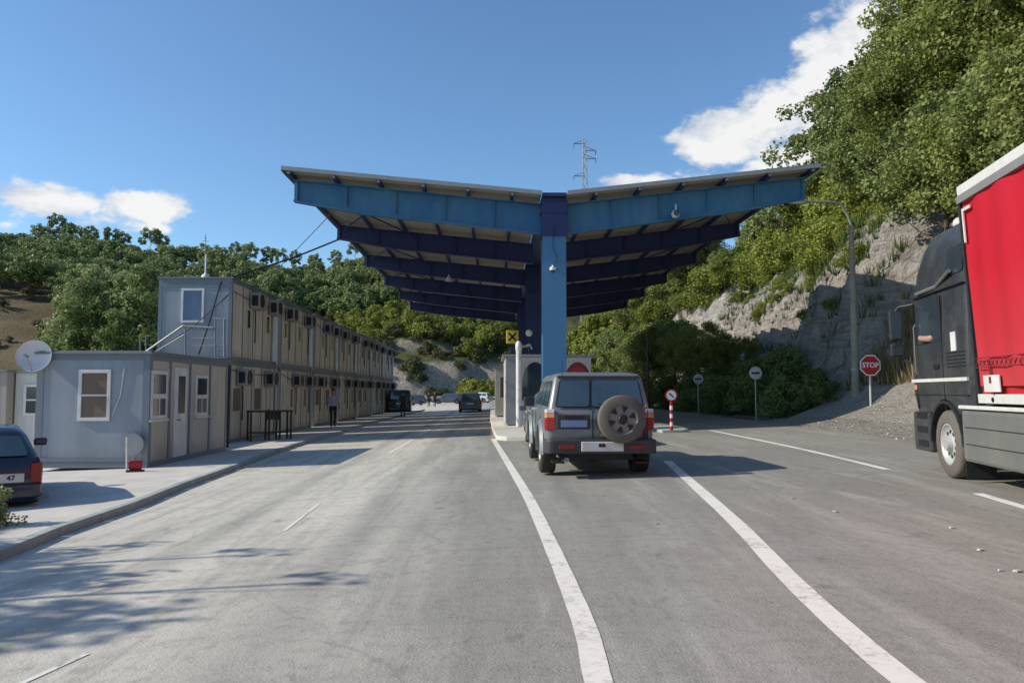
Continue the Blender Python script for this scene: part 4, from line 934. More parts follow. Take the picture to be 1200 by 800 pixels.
# pylon
pt = at(685, 163, 150); gz = Tz(pt.x, 150); H = pt.z-gz
t = thing('power_pylon', 'slender lattice power pylon rising above the canopy roof', 'pylon', (pt.x, 150, gz)); m = MB()
nseg = 22
for k in range(nseg):
    z0, z1 = H*k/nseg, H*(k+1)/nseg; w0, w1 = 1.1*(1-.72*k/nseg), 1.1*(1-.72*(k+1)/nseg)
    cs0 = [(w0*a, w0*b, z0) for a, b in ((-1,-1),(1,-1),(1,1),(-1,1))]; cs1 = [(w1*a, w1*b, z1) for a, b in ((-1,-1),(1,-1),(1,1),(-1,1))]
    for i in range(4): m.tube([cs0[i], cs1[i]], .06, 4); m.tube([cs0[i], cs1[(i+1) % 4]], .035, 4)
m.fin('mast', 'frame', t)
for zz, s in ((.98, -1), (.915, 1), (.84, -1), (.95, 1)):
    m = MB(); m.tube([(0, 0, H*zz), (s*2.2, 0, H*zz)], .09, 5); m.tube([(0, 0, H*zz+.8), (s*2.2, 0, H*zz)], .06, 5); m.tube([(s*2.2, 0, H*zz), (s*2.2, 0, H*zz-.8)], .1, 6); m.fin('cross_arm', 'frame', t)

# ------------------------------------------------------------------ vehicles
def rrect(hw, y0, y1, z, r, n=4, bow=0.0):
    r = min(r, hw*.95, (y1-y0)*.45); pts = []
    for (cx_, cy_, a0) in ((hw-r, y0+r, -90), (hw-r, y1-r, 0), (-hw+r, y1-r, 90), (-hw+r, y0+r, 180)):
        for k in range(n+1):
            a = R(a0+90*k/n); x, y = cx_+r*math.cos(a), cy_+r*math.sin(a)
            pts.append(Vector((x, y-bow*(1-(x/hw)**2) if a0 in (-90, 180) else y+bow*2*(1-(x/hw)**2), z)))
    return pts
def wheel(parent, x, y, r, w, side, rimmat='rim', tyre='rubber', spokes=6, name='wheel', axis='x', z=None, rimfrac=.6, hubcol=None):
    z = r if z is None else z; s = side
    m = MB(); prof = [(-.5*w, r*.62), (-.5*w, r*.9), (-.42*w, r*.975), (-.3*w, r), (.3*w, r), (.42*w, r*.975), (.5*w, r*.9), (.5*w, r*.62)]
    prof = [(s*a, b) for a, b in prof]; m.lathe(prof+[prof[0]], 32, (0,0,0), 'x'); t = m.fin(name, tyre, parent, smooth=True)
    m = MB(); rf = r*rimfrac; m.lathe([(s*.46*w, r*.64), (s*.47*w, rf), (s*.36*w, rf*.93), (s*.30*w, rf*.8), (s*.36*w, rf*.45), (s*.42*w, rf*.3), (s*.48*w, rf*.27), (s*.49*w, .001)], 28, (0,0,0), 'x'); rm = m.fin('rim', rimmat, t, smooth=True)
    m = None
    for k in range(spokes):
        m = MB(); a = 2*PI*k/spokes+.3; c_, s_ = math.cos(a)*rf*.64, math.sin(a)*rf*.64; hr = rf*(.16 if spokes <= 6 else .11)
        if name == 'spare_wheel':
            ca_, sa_ = math.cos(a), math.sin(a); tri = [(rf*.84, -rf*.20), (rf*.84, rf*.20), (rf*.50, rf*.05), (rf*.50, -rf*.05)]
            m.rings([[Vector((s*xx*w, u_*ca_-v_*sa_, u_*sa_+v_*ca_)) for u_, v_ in tri] for xx in (.25, .40)])
        else: m.rings([[Vector((s*xx*w, c_+hr*math.cos(q), s_+hr*math.sin(q))) for q in np.linspace(0, 2*PI, 11)[:-1]] for xx in (.30, .352)])
        m.fin('rim_hole', 'black', rm)
    if axis == 'y': t.rotation_euler = (0, 0, -PI/2 if s > 0 else -PI/2)
    t.location = (x, y, z); return t
def car(name, label, loc, rotz, L, W, H, zb, cab, roof, rhw, wr, wy, col, gc=.2, group=None, estate=False, hood=None, nose=0, tail=0, plate='plate', lights='low', detail=True, trim=None):
    """cab=(y0,y1) cabin base; roof=(y0,y1); y=0 rear, y=L front"""
    t = thing(name, label, 'car', loc, rotz, group); hw = W/2; hood = hood or zb
    m = MB(); rings = [rrect(hw*.93, .06+tail, L-.08, gc, .16, bow=.03), rrect(hw*.985, .0+tail*.3, L-.02, gc+.18, .17, bow=.04), rrect(hw, .01, L-.02, gc+.42, .18, bow=.04), rrect(hw*.985, .03, L-.06, zb-.12, .17, bow=.04), rrect(hw*.93, .07, L-.18, zb, .2, bow=.03)]
    for r_ in rings[3:]:
        for v in r_:
            f = max(0, (v.y-cab[1])/(L-cab[1])); v.z -= f*(zb-hood)*1.0
    m.rings(rings)
    me = cut(m.bm, [cylbm(s*hw*1.3, s*(hw-.30), y, wr, wr*1.17) for s in (-1, 1) for y in wy])
    body = link('body', me, col, t, smooth=True)
    # cabin shell
    m = MB(); c0, c1 = cab; r0, r1 = roof; bh = hw*.93
    lo = rrect(bh*.985, c0, c1, zb-.03, .16, bow=.02); mid = rrect(rhw+.03, r0-.03, r1+.1, H-.09, .14, bow=.02); to = rrect(rhw*.92, r0+.1, r1-.05, H-.01, .16, bow=.02); to2 = rrect(rhw*.6, r0+.4, r1-.35, H+.008, .16)
    m.rings([lo, mid, to, to2]); m.fin('cabin', col, t, smooth=True)
    # windows on the sloped sides (bilinear quads between belt and roof edge)
    zl, zh = zb-.03, H-.09; xl, xh = bh*.985, rhw+.03
    rear = [(-xl, c0-.02, zl), (xl, c0-.02, zl), (xh, r0-.05, zh), (-xh, r0-.05, zh)]
    front = [(xl, c1+.04, zl), (-xl, c1+.04, zl), (-xh, r1+.14, zh), (xh, r1+.14, zh)]
    for q, nm in ((rear, 'rear_window'), (front, 'windscreen')):
        m = MB(); m.panel(q, .07, .93, .14, .9, .06, .006, .004); m.fin(nm, 'carglass', t)
    for s in (-1, 1):
        q = [(xl*s, c0, zl), (xl*s, c1, zl), (xh*s, r1+.1, zh), (xh*s, r0-.03, zh)]
        if s < 0: q = [q[1], q[0], q[3], q[2]]
        divs = [(.06, .34), (.37, .62), (.65, .92)] if estate else [(.08, .3), (.33, .6), (.63, .9)]
        for (a, b) in divs:
            if s < 0: a, b = 1-b, 1-a
            m = MB(); m.panel(q, a, b, .16, .92, .05, .006, .003); m.fin('side_window', 'carglass', t)
    for s in (-1, 1):
        for y in wy: wheel(t, s*(hw-.13), y, wr, .2, s, spokes=5)
    # lights
    for s in (-1, 1):
        m = MB()
        m.rings([[Vector((s*x, y, z)) for x, y in ((hw*.80, .02-.035), (hw*.97, .05-.012), (hw*1.005, .3), (hw*.97, .34), (hw*.78, .1))] for z in (zb-.36, zb-.08)]); m.fin('tail_light', 'red', t, bevel=.01)
        m = MB(); m.rings([[Vector((s*x, L-y, z-(zb-hood))) for x, y in ((hw*.5, -.005), (hw*.95, .06), (hw*1.0, .28), (hw*.9, .3), (hw*.5, .12))] for z in (zb-.3, zb-.16)]); m.fin('headlight', 'clearlens', t, bevel=.01)
        m = MB(); m.rings([rr for rr in [[Vector((s*(hw-.02+dx), cab[1]-.45+dy, zb+.02+dz)) for dy, dz in ((0, 0), (.16, 0), (.16, .13), (0, .13))] for dx in (0, .2)]]); m.fin('mirror', col, t, bevel=.03)
    m = MB(); m.rings([rrect(hw*.99, -.05, .25, z, .12, bow=.03) for z in (gc+.07, gc+.27)]); m.fin('bumper', trim or col, t, bevel=.02)
    m = MB(); m.rings([rrect(hw*.99, L-.25, L+.04, z, .12, bow=.0) for z in (gc+.07, gc+.27)]); m.fin('bumper', trim or col, t, bevel=.02)
    m = MB(); px0 = .30 if name == 'hatchback' else 0; m.box(px0-.26, px0+.26, -.075, -.06, zb-.33, zb-.21); m.box(px0-.26, px0+.26, -.06, .03, zb-.33, zb-.21); m.fin('number_plate', plate, t)
    m = MB(); m.box(-hw*.75, hw*.75, .5, L-.5, gc-.05, gc+.1); m.fin('underbody', 'black', t)
    return t
# navy hatchback at left edge
p = G(40, 596, .1); hb = car('hatchback', 'dark navy hatchback parked at the left edge, seen from behind', (p.x-.78, p.y-.05, K*p.x-.02), R(33), 4.0, 1.6, 1.22, .80, (.12, 3.1), (.55, 2.3), .54, .29, (.72, 3.3), 'navy', gc=.17)
text_mesh('47', .1, 'plate_number', 'black', hb, (.40, -.08, .53), ext=.001)
# grey hatch ahead of SUV
car('waiting_car', 'dark grey car waiting ahead of the silver off-road vehicle, mostly hidden by it', (1.72, 19.0, K*1.7), 0, 4.2, 1.72, 1.45, .9, (.1, 3.1), (.4, 2.4), .58, .3, (.72, 3.3), 'cargrey')
# grey car driving away
p = G(551, 483); car('grey_estate', 'dark grey car with a pale rear driving away on the left lane', (p.x, p.y, K*p.x), R(2), 4.3, 1.8, 1.55, .95, (.08, 3.2), (.3, 2.5), .62, .32, (.75, 3.4), 'cargrey', estate=True)
for px, py, rot, col, lb in ((575, 470.5, 70, 'carwhite', 'white parked car nearest the sunlit tree beyond the booths'), (489, 469, 80, 'carwhite', 'white car parked beyond the far end of the container row'), (500, 468.5, 95, 'cargrey', 'grey car parked between the white car and the two people'), (542, 469, 85, 'cargrey', 'grey car parked beyond the car driving away'), (459, 470, 100, 'carwhite', 'white car half hidden by the end of the container row')):
    p = G(px, py); y = min(p.y, 108); x = (px-580)/900*y; car('parked_car', lb, (x, y, K*x), R(rot), 4.2, 1.75, 1.45, .9, (.1, 3.1), (.4, 2.4), .58, .3, (.72, 3.3), col, group='cars parked in the far lot')
p = G(468, 483, .1); car('dark_van', 'dark van parked at the far end of the container row', (p.x, p.y, K*p.x), R(5), 4.8, 1.9, 1.95, 1.1, (.05, 4.0), (.15, 3.3), .78, .33, (.8, 3.9), 'carblack', estate=True)

# ---- the silver off-road vehicle
sp = G(704, 560.5)
suv = thing('off_road_vehicle', 'silver off-road vehicle with a rear mounted spare wheel queueing at the booth', 'car', (sp.x, sp.y, K*sp.x), R(0.8))
hw = .905; SZ = 1.77
m = MB()
rings = [rrect(.84, .12, 4.72, .40, .12, bow=.0), rrect(.895, .06, 4.78, .52, .12, bow=.02), rrect(.925, .05, 4.80, .80, .13, bow=.03), rrect(.925, .06, 4.76, .98, .13, bow=.03), rrect(.885, .09, 4.66, 1.14, .14, bow=.03), rrect(.86, .11, 4.6, 1.17, .14, bow=.03)]
for r_ in rings[3:]:
    for v in r_: v.z -= max(0, (v.y-3.4)/1.3)*.10
m.rings(rings); me = cut(m.bm, [cylbm(s*1.3, s*.60, y, .40, .50) for s in (-1, 1) for y in (.95, 3.9)]); link('body', me, 'suv', suv, smooth=True)
m = MB(); lo = rrect(.865, .10, 3.45, 1.14, .10, bow=.02); mid = rrect(.755, .20, 2.80, 1.67, .07, bow=.02); to = rrect(.715, .27, 2.70, 1.745, .10, bow=.02); to2 = rrect(.55, .5, 2.45, SZ+.01, .12)
m.rings([lo, mid, to, to2]); m.fin('cabin', 'suv', suv, smooth=True)
rear = [(-.865, .075, 1.14), (.865, .075, 1.14), (.755, .175, 1.67), (-.755, .175, 1.67)]
for a, b in ((.075, .395), (.425, .93)):
    m = MB(); m.panel(rear, a-.014, b+.014, .07, .955, .06, .005, .002); m.fin('window_seal', 'black', suv)
    m = MB(); m.panel(rear, a, b, .10, .93, .05, .008, .004); m.fin('rear_window', 'carglass', suv)
m = MB(); m.panel(rear, .402, .418, -.02, 1.0, .001, .004, .002); m.fin('door_seam', 'black', suv)
m = MB(); m.panel([(.865, 3.49, 1.14), (-.865, 3.49, 1.14), (-.755, 2.83, 1.67), (.755, 2.83, 1.67)], .06, .94, .1, .92, .05, .008, .004); m.fin('windscreen', 'carglass', suv)
for s in (-1, 1):
    q = [(.868*s, .10, 1.14), (.868*s, 3.45, 1.14), (.758*s, 2.80, 1.67), (.758*s, .20, 1.67)]
    if s < 0: q = [q[1], q[0], q[3], q[2]]
    for (a, b) in ((.06, .33), (.36, .60), (.63, .93)):
        if s < 0: a, b = 1-b, 1-a
        m = MB(); m.panel(q, a, b, .10, .92, .05, .008, .003); m.fin('side_window', 'carglass', suv)
    for y in (1.15, 2.35, 3.4): m = MB(); m.box(s*.926-.004, s*.926+.004, y-.006, y+.006, .5, 1.05); m.fin('door_seam', 'black', suv)
    for y in (.95, 3.9):    # flared arches
        m = MB(); rr = []
        for k in range(15):
            a = PI*(-.02+1.04*k/14); ring = []
            for (dx, dr) in ((.90, .45), (.985, .46), (.985, .52), (.93, .58), (.90, .56)): ring.append(Vector((s*dx, y+dr*math.cos(a), .40+dr*math.sin(a))))
            rr.append(ring)
        m.rings(rr); m.fin('wheel_arch', 'suv', suv, smooth=True)
        wheel(suv, s*.82, y, .385, .27, s, tyre='rubber')
    # tail lamps
    m = MB(); m.rings([[Vector((s*x, y, z)) for x, y in ((.76, .0), (.90, .035), (.93, .12), (.80, .14))] for z in (.80, 1.0)]); m.fin('tail_light', 'red', suv, bevel=.01)
    m = MB(); m.rings([[Vector((s*x, y, z)) for x, y in ((.765, .004), (.90, .037), (.928, .12), (.80, .14))] for z in (1.003, 1.08)]); m.fin('tail_light', 'amber', suv, bevel=.01)
    m = MB(); m.rings([[Vector((s*x, y, z)) for x, y in ((.765, .004), (.90, .037), (.928, .12), (.80, .14))] for z in (1.083, 1.15)]); m.fin('tail_light', 'clearlens', suv, bevel=.01)
    m = MB(); m.box(s*.58-.13, s*.58+.13, -.172, -.155, .50, .56); m.fin('reflector', 'red', suv, bevel=.008)
    m = MB(); m.rings([[Vector((s*(.90+dx), 3.05+dy, 1.14+dz)) for dy, dz in ((0, 0), (.16, .02), (.16, .2), (0, .2))] for dx in (0, .22)]); m.fin('mirror', 'plastic', suv, bevel=.03)
    m = MB(); m.rings([[Vector((s*x, y, z)) for x, y in ((.60, -.012), (.80, .01), (.80, .4), (.66, .4))] for z in (.25, .28)]); 
    m.fin('mud_flap', 'black', suv)
    m = MB(); m.rings([[Vector((s*x, 4.82-y, z)) for x, y in ((.5, -.01), (.86, .03), (.9, .2), (.5, .1))] for z in (.78, .95)]); m.fin('headlight', 'clearlens', suv)
# rear bumper
m = MB(); m.rings([rrect(.93, -.155, .30, z, .12, bow=.0) for z in (.42, .46, .60, .65)]); m.fin('bumper', 'suvtrim', suv, bevel=.02)
m = MB(); m.box(-.34, .36, -.18, -.157, .46, .62); m.fin('bumper_step', 'railwhite', suv, bevel=.012)
for s in (-1, 1): m = MB(); m.lathe([(-.188, .001), (-.188, .03), (-.181, .032)], 12, (s*.028, 0, .56), 'y'); m.fin('bumper_emblem', 'black', suv)
m = MB(); m.rings([rrect(.93, 4.5, 4.9, z, .12) for z in (.42, .68)]); m.fin('bumper', 'suvtrim', suv, bevel=.03)
# rear door panel with plate recess
m = MB(); m.box(-.73, -.17, -.004, .034, .82, 1.06); m.fin('plate_recess', 'suvtrim', suv, bevel=.015)
m = MB(); m.box(-.66, -.22, -.018, -.006, .85, .965); m.fin('number_plate', 'plateblue', suv, bevel=.004)
m = MB(); m.box(-.6, -.28, -.022, -.006, 1.0, 1.04); m.fin('door_handle', 'black', suv, bevel=.008)
m = MB(); m.box(-.13, -.118, .0, .05, .67, 1.13); m.fin('door_seam', 'black', suv)
m = MB(); m.box(.74, .752, .0, .06, .67, 1.13); m.fin('door_seam', 'black', suv)
m = MB(); m.box(.05, .6, -.06, .05, .88, 1.1); m.box(.1, .55, -.1, -.06, .93, 1.05); m.fin('spare_carrier', 'black', suv)
wheel(suv, .325, -.19, .395, .22, 1, tyre='dustyrubber', rimmat=paint('dusty_alloy', (.24, .22, .20), .5, .3, .4), spokes=6, name='spare_wheel', axis='y', z=.99, rimfrac=.63); 
m = MB(); m.tube([(-.55, .1, .3), (-.55, 2, .3)], .04, 8); m.fin('exhaust_pipe', 'galv', suv); m = MB(); m.box(-.6, .6, .3, 4.4, .28, .42); m.box(-.75, .75, .85, 1.05, .33, .45); m.fin('underbody', 'black', suv)
m = MB(); m.lathe([(-.318, .001), (-.318, .06), (-.29, .07), (-.28, .085)], 18, (.325, 0, .99), 'y'); m.fin('hub_cap', 'black', suv, smooth=True)
m = MB(); m.box(.79, .80, .0, .05, .67, 1.13); m.fin('door_seam', 'black', suv)
m = MB(); m.box(-.7, .7, .24, .3, 1.66, 1.69, Matrix.Translation((0, -.06, .02))); m.fin('brake_light_bar', 'suvtrim', suv)
m = MB(); m.lathe([(0, .001), (.0, .13), (.12, .16), (.22, .12), (.24, .001)], 14, (0, .85, .36), 'y'); m.fin('differential', 'black', suv, smooth=True)
m = MB(); m.tube([(.45, .065, 1.17), (.2, .06, 1.2), (-.02, .075, 1.24)], .008, 6); m.fin('rear_wiper', 'black', suv)
m = MB(); m.box(-.68, -.5, .018, .03, 1.085, 1.11); m.fin('badge', 'galv', suv); m = MB(); m.box(.0, .2, -.012, .03, .70, .74); m.fin('badge', 'galv', suv)
for s in (-.45, .28):
    m = MB(); m.rings([[Vector((s+x, .55+y, 1.2+z)) for x, y in ((-.2, 0), (.2, 0), (.2, .1), (-.2, .1))] for z in (0, .28)]); m.fin('seat_back', 'black', suv, bevel=.03)
m = MB(); m.tube([(-.62, .18, 1.68), (-.63, .05, 1.95)], .005, 5); m.fin('aerial', 'black', suv)

# ---- truck
HD = R(11.5); W0 = G(1112, 560); W0.x -= .0; TROLL = Euler((0, R(-1.4), -HD), 'XYZ'); TROLL2 = Euler((0, R(-3.2), -HD), 'XYZ')
tr = thing('tractor_truck', 'dark anthracite truck tractor driving away in the right lane', 'truck', (W0.x, W0.y, K*W0.x), -HD)
tr.rotation_euler = TROLL
# local: x to the right from left flank, y forward from front axle
TW = 2.5
m = MB()     # cab shell, profile loft in z
def cabring(z, x0, y0, y1, r=.14): 
    rr = rrect(TW/2-x0, y0, y1, z, r); return [v+Vector((TW/2, 0, 0)) for v in rr]
m.rings([cabring(.95, .03, -.95, 1.33), cabring(1.25, .0, -.97, 1.38), cabring(1.95, .0, -.97, 1.36), cabring(2.75, .04, -.97, 1.28), cabring(3.15, .07, -.97, 1.16), cabring(3.5, .12, -.97, .92), cabring(3.68, .18, -.96, .66), cabring(3.74, .32, -.9, .35)])
me = cut(m.bm, [cylbm(-.4, .5, 0, .5, .66)]+[cylbm(2.0, 2.9, 0, .5, .66)]); cb = link('cab', me, 'truckcab', tr, smooth=True)
m = MB(); m.box(-.005, .25, .68, 1.40, .32, .948); m.box(2.25, 2.505, .68, 1.40, .32, .948); m.box(.25, 2.25, 1.1, 1.42, .32, .948); m.fin('bumper', 'truckcab', tr, bevel=.04)
for z in (.40, .62, .84): m = MB(); m.box(-.012, .0, .74, 1.2, z, z+.1); m.fin('step', 'black', tr)
m = MB(); m.box(.008, .06, -.9, 1.36, 1.42, 1.47, Matrix.Translation((-.015, 0, 0))); m.fin('side_stripe', 'railwhite', tr)
# door seams, window
for y in (-.05, 1.12): m = MB(); m.box(-.006, .02, y-.008, y+.008, 1.0, 2.7); m.fin('door_seam', 'black', tr)
poly = [(.03, .02, 2.02), (.015, 1.08, 2.02), (.058, 1.0, 2.72), (.058, .12, 2.75)]
m = MB(); m.panel([poly[1], poly[0], poly[3], poly[2]], 0, 1, 0, 1, .08, .012, .02); m.fin('side_window', 'glass', tr)
m = MB(); m.panel([(.08, -.2, 2.95), (.08, -.85, 2.95), (.12, -.85, 3.35), (.12, -.25, 3.35)], 0, 1, 0, 1, .05, .01, .03); m.fin('side_window', 'glass', tr)
m = MB(); m.tube([(.02, .98, 2.84), (.05, .2, 2.86), (.0, -.5, 3.0)], .03, 6); m.fin('drip_rail', 'truckskirt', tr)
for z in (1.22, 2.78): m = MB(); m.box(-.004, .07, -.9, 1.3, z-.006, z+.006); m.fin('panel_seam', 'black', tr)
for k in range(5): m = MB(); m.box(-.006, .05, -.86, -.2, 1.62+.05*k, 1.635+.05*k); m.fin('intake_louvre', 'black', tr)
m = MB(); m.tube([(-.03, .98, 1.55), (-.05, .98, 1.6), (-.05, .98, 2.3), (-.02, .98, 2.35)], .012, 6); m.fin('grab_rail', 'truckskirt', tr)
m = MB(); m.box(-.014, .02, 1.12, 1.22, 1.3, 1.38); m.fin('indicator_lamp', 'amber', tr, bevel=.01)
for z in (.55, .78): m = MB(); m.box(-.016, -.008, -2.9, -.75, z-.006, z+.006); m.fin('panel_seam', 'plastic', tr)
m = MB(); m.box(-.012, .0, -.6, -.42, 1.85, 2.12); m.fin('label', 'plate', tr)
m = MB(); m.box(-.03, .0, .1, .3, 1.62, 1.68); m.fin('door_handle', 'black', tr, bevel=.01)
# side fairing behind cab
m = MB(); m.rings([[Vector((x, y, z)) for x, y in ((.0, -.98), (.04, -.98), (.06, -1.1), (.02, -1.1))] for z in (1.0, 1.4)]+[[Vector((x, y, z)) for x, y in ((.04, -.98), (.08, -.98), (.10, -1.1), (.06, -1.1))] for z in (2.8, 3.7)]); m.fin('side_fairing', 'truckcab', tr, smooth=True)
m = MB(); m.rings([[Vector((x, y, 3.55+dz)) for y, dz in ((-.95, 0), (.0, .12), (-.35, .33), (-.95, .46))] for x in (.3, 2.2)]); m.fin('roof_deflector', 'truckcab', tr, bevel=.04)
for x in (.5, .9, 1.6, 2.0): m = MB(); m.lathe([(-.1, .02), (0, .09), (.05, .1), (.06, .001)], 12, (x, .3, 3.84), 'y'); m.fin('roof_lamp', 'clearlens', tr, smooth=True)
# mirrors
m = MB(); m.tube([(.05, 1.2, 2.70), (-.14, 1.38, 2.68), (-.22, 1.38, 2.56), (-.22, 1.38, 1.95), (-.12, 1.36, 1.8), (.0, 1.3, 1.75)], .025, 8); m.fin('mirror_arm', 'plastic', tr, smooth=True)
for z0, z1 in ((2.12, 2.62), (1.85, 2.08)):
    m = MB(); m.box(-.31, -.11, 1.3, 1.42, z0, z1); o = m.fin('mirror', 'plastic', tr, bevel=.04); m = MB(); m.box(-.29, -.13, 1.292, 1.298, z0+.03, z1-.03); m.fin('mirror_glass', 'glass', o)
# front fender
m = MB(); rr = []
for k in range(13):
    a = PI*k/12; rr.append([Vector((x, .64*math.cos(a), .5+.64*math.sin(a))) for x in (-.012, .35)]+[Vector((x, .60*math.cos(a), .5+.60*math.sin(a))) for x in (.35, -.012)])
m.rings(rr); m.fin('fender', 'plastic', tr, smooth=True)
for y in (0, -3.6):
    for s, x in ((-1, .17), (1, TW-.17)):
        wheel(tr, x, y, .5, .32, s, rimmat='rimwhite', tyre='dustyrubber' if y == 0 else 'rubber', spokes=10, rimfrac=.56)
m = MB(); m.lathe([(-.02, .001), (-.02, .1), (.06, .12)], 16, (.0, 0, .5), 'x'); m.fin('hub', 'rimwhite', tr)
# side skirt / tank
m = MB(); m.box(-.01, .45, -3.0, -.62, .30, 1.02); m.fin('side_skirt', 'truckskirt', tr, bevel=.05); m = MB(); m.box(-.03, .47, -3.02, -.6, 1.03, 1.08); m.fin('skirt_rail', 'railwhite', tr, bevel=.01)
m = MB(); m.rings([[Vector((-.022, -3.02+q, z)) for q in (0, .06)]+[Vector((.01, -3.02+q, z)) for q in (.06, 0)] for z in (.32, 1.02)]); m.fin('skirt_edge', 'railwhite', tr)
m = MB(); m.box(.8, 1.7, -5.5, 1.0, .55, .92); m.fin('chassis', 'black', tr); m = MB(); m.box(.15, 2.35, -1.3, -1.0, 1.0, 2.9); m.fin('cab_rear_wall', 'black', tr)
m = MB(); m.rings([[Vector((x, -.62-.012*i, .06)) for i in (0, 1)]+[Vector((x, -.62-.012*i, .5)) for i in (1, 0)] for x in (.02, .4)]); m.fin('mud_flap', 'black', tr)
# trailer
tl = thing('curtain_trailer', 'red curtain sided semi trailer with white top rail behind the dark cab', 'trailer', (W0.x, W0.y, K*W0.x), -HD)
tl.rotation_euler = TROLL2
ty0, ty1, zb_, zt_ = -14.8, -1.36, 1.22, 3.98
m = MB(); n = 130; cols = []
for k in range(n+1):
    y = ty1-.06-(ty1-ty0-.12)*k/n; b = .013*math.sin(k*.9+.6*math.sin(k*.13))+.014*math.sin(k*.37+1); cols.append([(b-.005, y, zb_+.12), (b*1.8-.02, y, zb_+.9), (b*1.5-.025, y, zb_+1.7), (b-.005, y, zt_-.12)])
vv = [[m.bm.verts.new(p) for p in c_] for c_ in cols]
for a, b in zip(vv[:-1], vv[1:]):
    for i in range(3): m.bm.faces.new((a[i], b[i], b[i+1], a[i+1]))
m.fin('curtain', 'tarp', tl, smooth=True)
m = MB(); m.box(.03, TW, ty0+.05, ty1-.05, zb_, zt_-.02); m.fin('box', plain('trailer_red', (.42, .012, .02), .5), tl)
m = MB(); m.box(-.03, .06, ty0, ty1, zt_-.11, zt_+.02); m.fin('top_rail', 'railwhite', tl, bevel=.012); m = MB(); m.box(-.045, .05, ty0, ty1, zt_-.21, zt_-.113); m.fin('curtain_track', 'galv', tl)
m = MB(); m.box(-.02, .05, ty0, ty1, zb_-.10, zb_+.02); m.fin('bottom_rail', 'railwhite', tl, bevel=.008)
m = MB(); m.box(-.01, .04, ty1, ty1+.06, zb_-.1, zt_-.2); m.box(0.04, TW, ty1-.02, ty1+.04, zb_-.1, zt_-.05); m.fin('front_post', 'plastic', tl)  # coloured black to make the gap behind the cab dark
plain('strap_maroon', (.20, .012, .02), .6)
for k in range(11):
    y = ty1-.5-k*1.2; m = MB(); m.box(-.046, -.03, y-.014, y+.014, zb_+.02, zb_+.44); m.box(-.056, -.04, y-.028, y+.028, zb_+.16, zb_+.24); m.fin('curtain_strap', bpy.data.materials['strap_maroon'], tl)
m = MB(); m.tube([(-.048, ty1-.12-.06*k, zb_+.42+(.035 if k % 2 else -.035)) for k in range(220)], .007, 4); m.box(-.044, -.034, ty0+.2, ty1-.1, zb_+.475, zb_+.487); m.box(-.044, -.034, ty0+.2, ty1-.1, zb_+.36, zb_+.37); m.fin('curtain_lacing', bpy.data.materials['strap_maroon'], tl)
m = MB(); m.box(-.05, -.036, ty1-.75, ty1-.3, zb_+.05, zb_+.26); m.fin('reflective_panel', 'plate', tl)
m = MB(); m.box(-.034, -.02, ty1-.14, ty1-.10, zt_-.75, zt_-.30); m.box(-.034, -.02, ty1-.36, ty1-.141, zt_-.34, zt_-.30); m.fin('corner_marking', 'plate', tl)
for k in range(9): m = MB(); m.lathe([(-.03, .001), (-.03, .03), (-.02, .035)], 10, (0, ty1-.45-k*1.2, zb_-.05), 'x'); m.fin('rail_marker', 'black', tl)
m = MB(); m.box(.75, 1.75, ty0, ty1-.3, .92, zb_-.1); m.fin('chassis', 'black', tl)
for y in (-10.5, -11.8, -13.1):
    for s, x in ((-1, .17), (1, TW-.17)): wheel(tl, x, y, .5, .32, s, rimmat='rimwhite', spokes=10)

